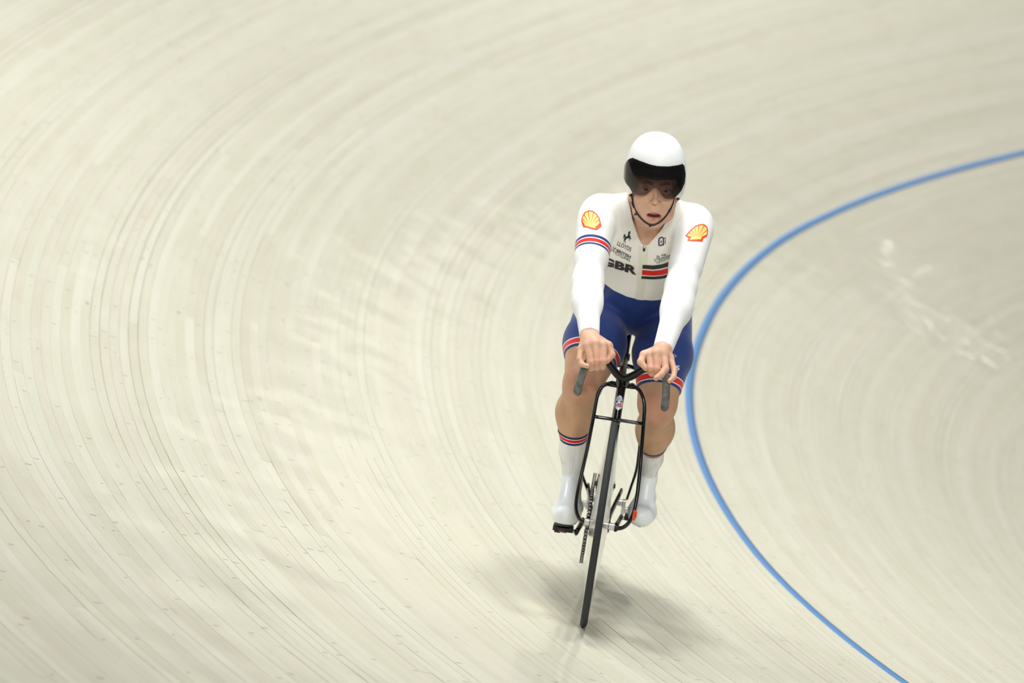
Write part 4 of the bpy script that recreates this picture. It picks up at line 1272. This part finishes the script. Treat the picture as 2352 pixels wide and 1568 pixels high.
def sock_and_shoe(shk, lo_, an, top_p, top_n, ball, toe, heel, side, ra=.0300):
    allp = shk
    lo = np.min([lo_, an], 0)-.09; hi = top_p+np.array([.10, .10, .04])
    f = Field(np.minimum(lo, top_p-.1), hi, .0028)
    for p in shk: f.prim(p, grow=.0028)
    X, Y, Z = f.all_pts()
    n = top_n
    f.v = np.maximum(f.v, ((X-top_p[0])*n[0]+(Y-top_p[1])*n[1]+(Z-top_p[2])*n[2]).astype(np.float32))
    V, Q = f.mesh()
    sk = np_mesh('sock', V, Q, SOCK_M, PERSON)
    add_attr(sk, 'top', -((V-top_p)@n)/(1.45 if side > 0 else 1.05))
    # overshoe
    ax = unit(lo_-an)
    prims = [Cone(an+ax*.020, an-ax*.02, ra+.002, ra+.001, .012), Cone(an-ax*.015, heel, ra, .029, .016), Cone(an+np.array([0, .002, -.004]), ball+np.array([0, -.006, .010]), ra, .040, .016),
             Cone(ball, toe, .039, .036, .02, sq=((1, 0, 0), 1.22)), Cone(heel, ball, .029, .036, .016, sq=((1, 0, 0), 1.15))]
    lo = np.min([p.box()[0] for p in prims], 0)-.02; hi = np.max([p.box()[1] for p in prims], 0)+.02
    f = Field(lo, hi, .0028)
    for p in prims: f.prim(p)
    X, Y, Z = f.all_pts()
    sole = unit(np.cross(unit(toe-heel), np.array([1, 0, 0.0])))
    sole = sole if sole[2] < 0 else -sole
    sp = ball+sole*.031
    f.v = np.maximum(f.v, ((X-sp[0])*sole[0]+(Y-sp[1])*sole[1]+(Z-sp[2])*sole[2]).astype(np.float32))
    V, Q = f.mesh()
    sh = np_mesh('overshoe', V, Q, SHOE_M, PERSON)
    # outsole under it
    f2 = Field(lo-.02, hi, .0028)
    for p in prims[3:]: f2.prim(p, grow=.0015)
    X, Y, Z = f2.all_pts()
    d = ((X-sp[0])*sole[0]+(Y-sp[1])*sole[1]+(Z-sp[2])*sole[2]).astype(np.float32)
    f2.v = np.maximum(f2.v, np.maximum(d-.004, -d-.006))
    V, Q = f2.mesh()
    np_mesh('sole', V, Q, SOLE_M, sh)
topR = (cfR+loR)/2+unit(cfR-loR)*.004; topL = (cfL+loL)/2+unit(cfL-loL)*.006
sock_and_shoe(SHANK_R, loR, anR, topR, unit(cfR-loR), K(1301, 1178, -.375), K(1298, 1184, -.325), K(1316, 1165, -.53), 1)
sock_and_shoe(SHANK_L, loL, anL, topL, unit(cfL-loL), K(1475, 1176, -.69), K(1472, 1185, -.635), K(1484, 1142, -.80), -1, .0255)
# timing transponder on the fork blade
tp = K(1457, 1181, -.005)
multi('timing_chip', [box_geo(tp+np.array([0, .012, 0]), (.0055, .010, .0165)), box_geo(tp+np.array([-.004, .016, .002]), (.004, .006, .010))], REDP, FK)

# ------------------------------------------------------------------ helmet
VISOR = [(1438, 372), (1444, 365), (1453, 362), (1470, 369), (1490, 376.5), (1510, 381), (1535, 382), (1555, 379.5), (1568, 376), (1572.5, 381), (1575, 400), (1573, 420), (1566, 437), (1558, 447), (1548, 456), (1537, 458), (1527, 457), (1521, 450), (1515, 440), (1508, 431.5),
         (1500, 433), (1492, 441), (1484, 448), (1474, 449.5), (1462, 447.5), (1453, 443), (1446, 431), (1437, 420), (1430, 405), (1430, 388)]
HOLE = [(1447, 375), (1456, 371), (1472, 378), (1492, 384), (1512, 388), (1536, 389), (1556, 386), (1564, 385), (1567, 400), (1565, 420), (1558, 434), (1550, 443), (1549, 470), (1452, 470), (1452, 440), (1449, 428), (1444, 415), (1442, 395)]
def helmet_outer(A_, B_, C_):
    b = B_+.075; c = C_-.040
    ra = .1005*(1-.30*(np.minimum(c, 0)/.1)**2)
    rb = np.where(b > 0, .106, .165)
    A_ = A_-.030*np.maximum(C_, 0)
    q = (np.sqrt((A_/ra)**2+(b/rb)**2)**2.35+(np.maximum(c, 0)/.147)**2.35)**(1/2.35)
    return (q-1)*.1005
def head_coords(X, Y, Z):
    x, y, z = X-HD0[0], Y-HD0[1], Z-HD0[2]
    return [x*r[0]+y*r[1]+z*r[2] for r in (hR, hF, hU)]
def build_helmet():
    f = Field(HD0+np.array([-.14, -.28, -.11]), HD0+np.array([.14, .07, .23]), .0022)
    X, Y, Z = f.all_pts(); A_, B_, C_ = head_coords(X, Y, Z)
    o = helmet_outer(A_, B_, C_)
    px = poly_sdf(px_of(np.stack([X, Y, Z], -1)), HOLE)/PPM
    front = np.where(B_ > -.085, -px, -1.0)
    bot = -(C_+.020-.22*np.minimum(B_+.03, 0))
    shell = np.maximum(np.maximum(o, -(o+.011)), np.maximum(front, bot))
    f.v = shell.astype(np.float32); sV_, sQ_ = f.mesh()
    # visor: rays through its outline, laid on a skin just outside the shell
    q = np.array(VISOR+VISOR[:1], float); L = np.concatenate([[0], np.cumsum(np.linalg.norm(np.diff(q, axis=0), axis=1))])
    nb, nr = 150, 22
    tt = np.linspace(0, L[-1], nb+1)[:-1]
    bd = np.stack([np.interp(tt, L, q[:, 0]), np.interp(tt, L, q[:, 1])], 1)
    for _ in range(2): bd = (np.roll(bd, 1, 0)+2*bd+np.roll(bd, -1, 0))/4
    ce = np.array([1505.5, 408.0])
    PXY = np.concatenate([ce+(bd-ce)*r for r in np.linspace(0.02, 1, nr)])
    def lay(level):
        P = np.array([K(x, y, HD0[1]+.06) for x, y in PXY]); D = np.array([view_dir(p) for p in P])
        ts = np.linspace(0, .20, 401)
        best = np.full(len(P), 1e9); bt = np.zeros(len(P)); done = np.zeros(len(P), bool)
        for t in ts:
            o_ = helmet_outer(*head_coords(*(P+D*t).T))-level
            m = (~done) & (o_ < best); best[m] = o_[m]; bt[m] = t
            done |= o_ < 0
        R = P+D*bt[:, None]
        for _ in range(8):
            o_ = helmet_outer(*head_coords(*R.T))-level
            g = np.stack([(helmet_outer(*head_coords(*(R+e).T))-level-o_)/1e-4 for e in np.eye(3)*1e-4], 1)
            R = R-g*(o_/np.maximum((g*g).sum(1), 1e-6))[:, None]
        return R
    Fo, Fi = lay(.0046), lay(.0022)
    n = len(Fo); Q = []
    for r in range(nr-1):
        for i in range(nb):
            a, b_ = r*nb+i, r*nb+(i+1) % nb
            Q.append((a, a+nb, b_+nb, b_)); Q.append((n+a, n+b_, n+b_+nb, n+a+nb))
    e = (nr-1)*nb
    for i in range(nb): Q.append((e+i, n+e+i, n+e+(i+1) % nb, e+(i+1) % nb))
    vV, vQ = np.concatenate([Fo, Fi]), np.array(Q)
    return (sV_, sQ_), (vV, vQ)
HSHELL_M = simple('white_helmet_satin', srgb(243, 246, 245), 0.42, spec=0.4)
def visor_material():
    t = NT('smoked_visor')
    tr = t.n('BsdfTransparent', Color=(0.57, 0.54, 0.54, 1)).outputs[0]
    gl = t.n('BsdfGlossy', Color=(1, 1, 1, 1), Roughness=0.06).outputs[0]
    fr = t.n('LayerWeight', Blend=0.25).outputs[1]
    ms = t.n('MixShader'); t.set(ms.inputs[0], t.math('ADD', t.math('MULTIPLY', t.math('POWER', fr, 2.5), 0.30), 0.035)); t.set(ms.inputs[1], tr); t.set(ms.inputs[2], gl)
    return t.done(ms.outputs[0])
(hV, hQ), (vV, vQ) = build_helmet()
HELMET = np_mesh('helmet', hV, hQ, HSHELL_M, PERSON)
HELMET.data.materials.append(simple('dark_helmet_liner', (0.018, 0.018, 0.02), 0.6))
_fc = hV[hQ].mean(1)
HELMET.data.polygons.foreach_set('material_index', ((helmet_outer(*head_coords(*_fc.T)) < -.003) | ((poly_sdf(px_of(_fc), VISOR) < -0.3) & (head_coords(*_fc.T)[1] > -.09))).astype(np.int32))
HELMET['label'] = 'white aero helmet with smoked visor'
np_mesh('visor', vV, vQ, visor_material(), HELMET)['label'] = 'smoked wraparound visor'
# dark brow pad behind the visor
PAD = simple('black_padding', (0.01, 0.01, 0.011), 0.5)
def brow_pad():
    pts = [H(.082*math.sin(a), -.075+.086*math.cos(a), .056+.010*abs(math.sin(a))) for a in np.linspace(-1.35, 1.35, 15)]
    mesh_obj('brow_pad', *sweep_geo(pts, .022, .010, axis=hU), PAD, HELMET)
brow_pad()
# chin strap on the skin of the face
def on_face(px, py, lift):
    d = Vector(view_dir(K(px, py, -.2)))
    h = BODY_BVH.ray_cast(Vector(K(px, py, -.2)), d, .5)
    return None if h[0] is None else np.array(h[0])-np.array(d)*lift
def strap():
    L = [(1450, 444), (1452, 458), (1455, 470), (1463, 489), (1474, 503), (1485, 512), (1496, 517), (1506, 515), (1518, 508), (1530, 496), (1540, 480), (1546, 466), (1549, 452)]
    P = [on_face(x, y, .003) for x, y in L]
    ys = [p[1] for p in P if p is not None]
    P = [K(x, y, -.37) if p is None or p[1] < -.42 else p for (x, y), p in zip(L, P)]
    P = catmull(P, 4)
    for _ in range(2): P[1:-1] = (P[:-2]+2*P[1:-1]+P[2:])/4
    s = mesh_obj('chin_strap', *sweep_geo(P, .0032, .0016, axis=hU), MATTE, HELMET)
    for x, y, x2, y2 in ((1451, 463, 1456, 477), (1461, 486, 1465, 494), (1463, 490, 1457, 493), (1492, 516.5, 1500, 516.5), (1535, 489, 1541, 478), (1491, 520, 1497, 517)):
        a = on_face(x, y, .005); b = on_face(x2, y2, .005)
        a = K(x, y, -.36) if a is None or a[1] < -.42 else a; b = K(x2, y2, -.36) if b is None or b[1] < -.42 else b
        mesh_obj('strap_buckle', *sweep_geo([a, (a+b)/2, b], [.002, .0042, .002], [.002, .0025, .002]), MATTE, s)
strap()
# teeth
TEETH = simple('teeth', srgb(168, 158, 146), 0.4)
mesh_obj('teeth', *sweep_geo([H(-.016, -.010, -.0795), H(0, -.004, -.0795), H(.016, -.010, -.0795)], .0028, .0022, axis=hU), TEETH, BODY)
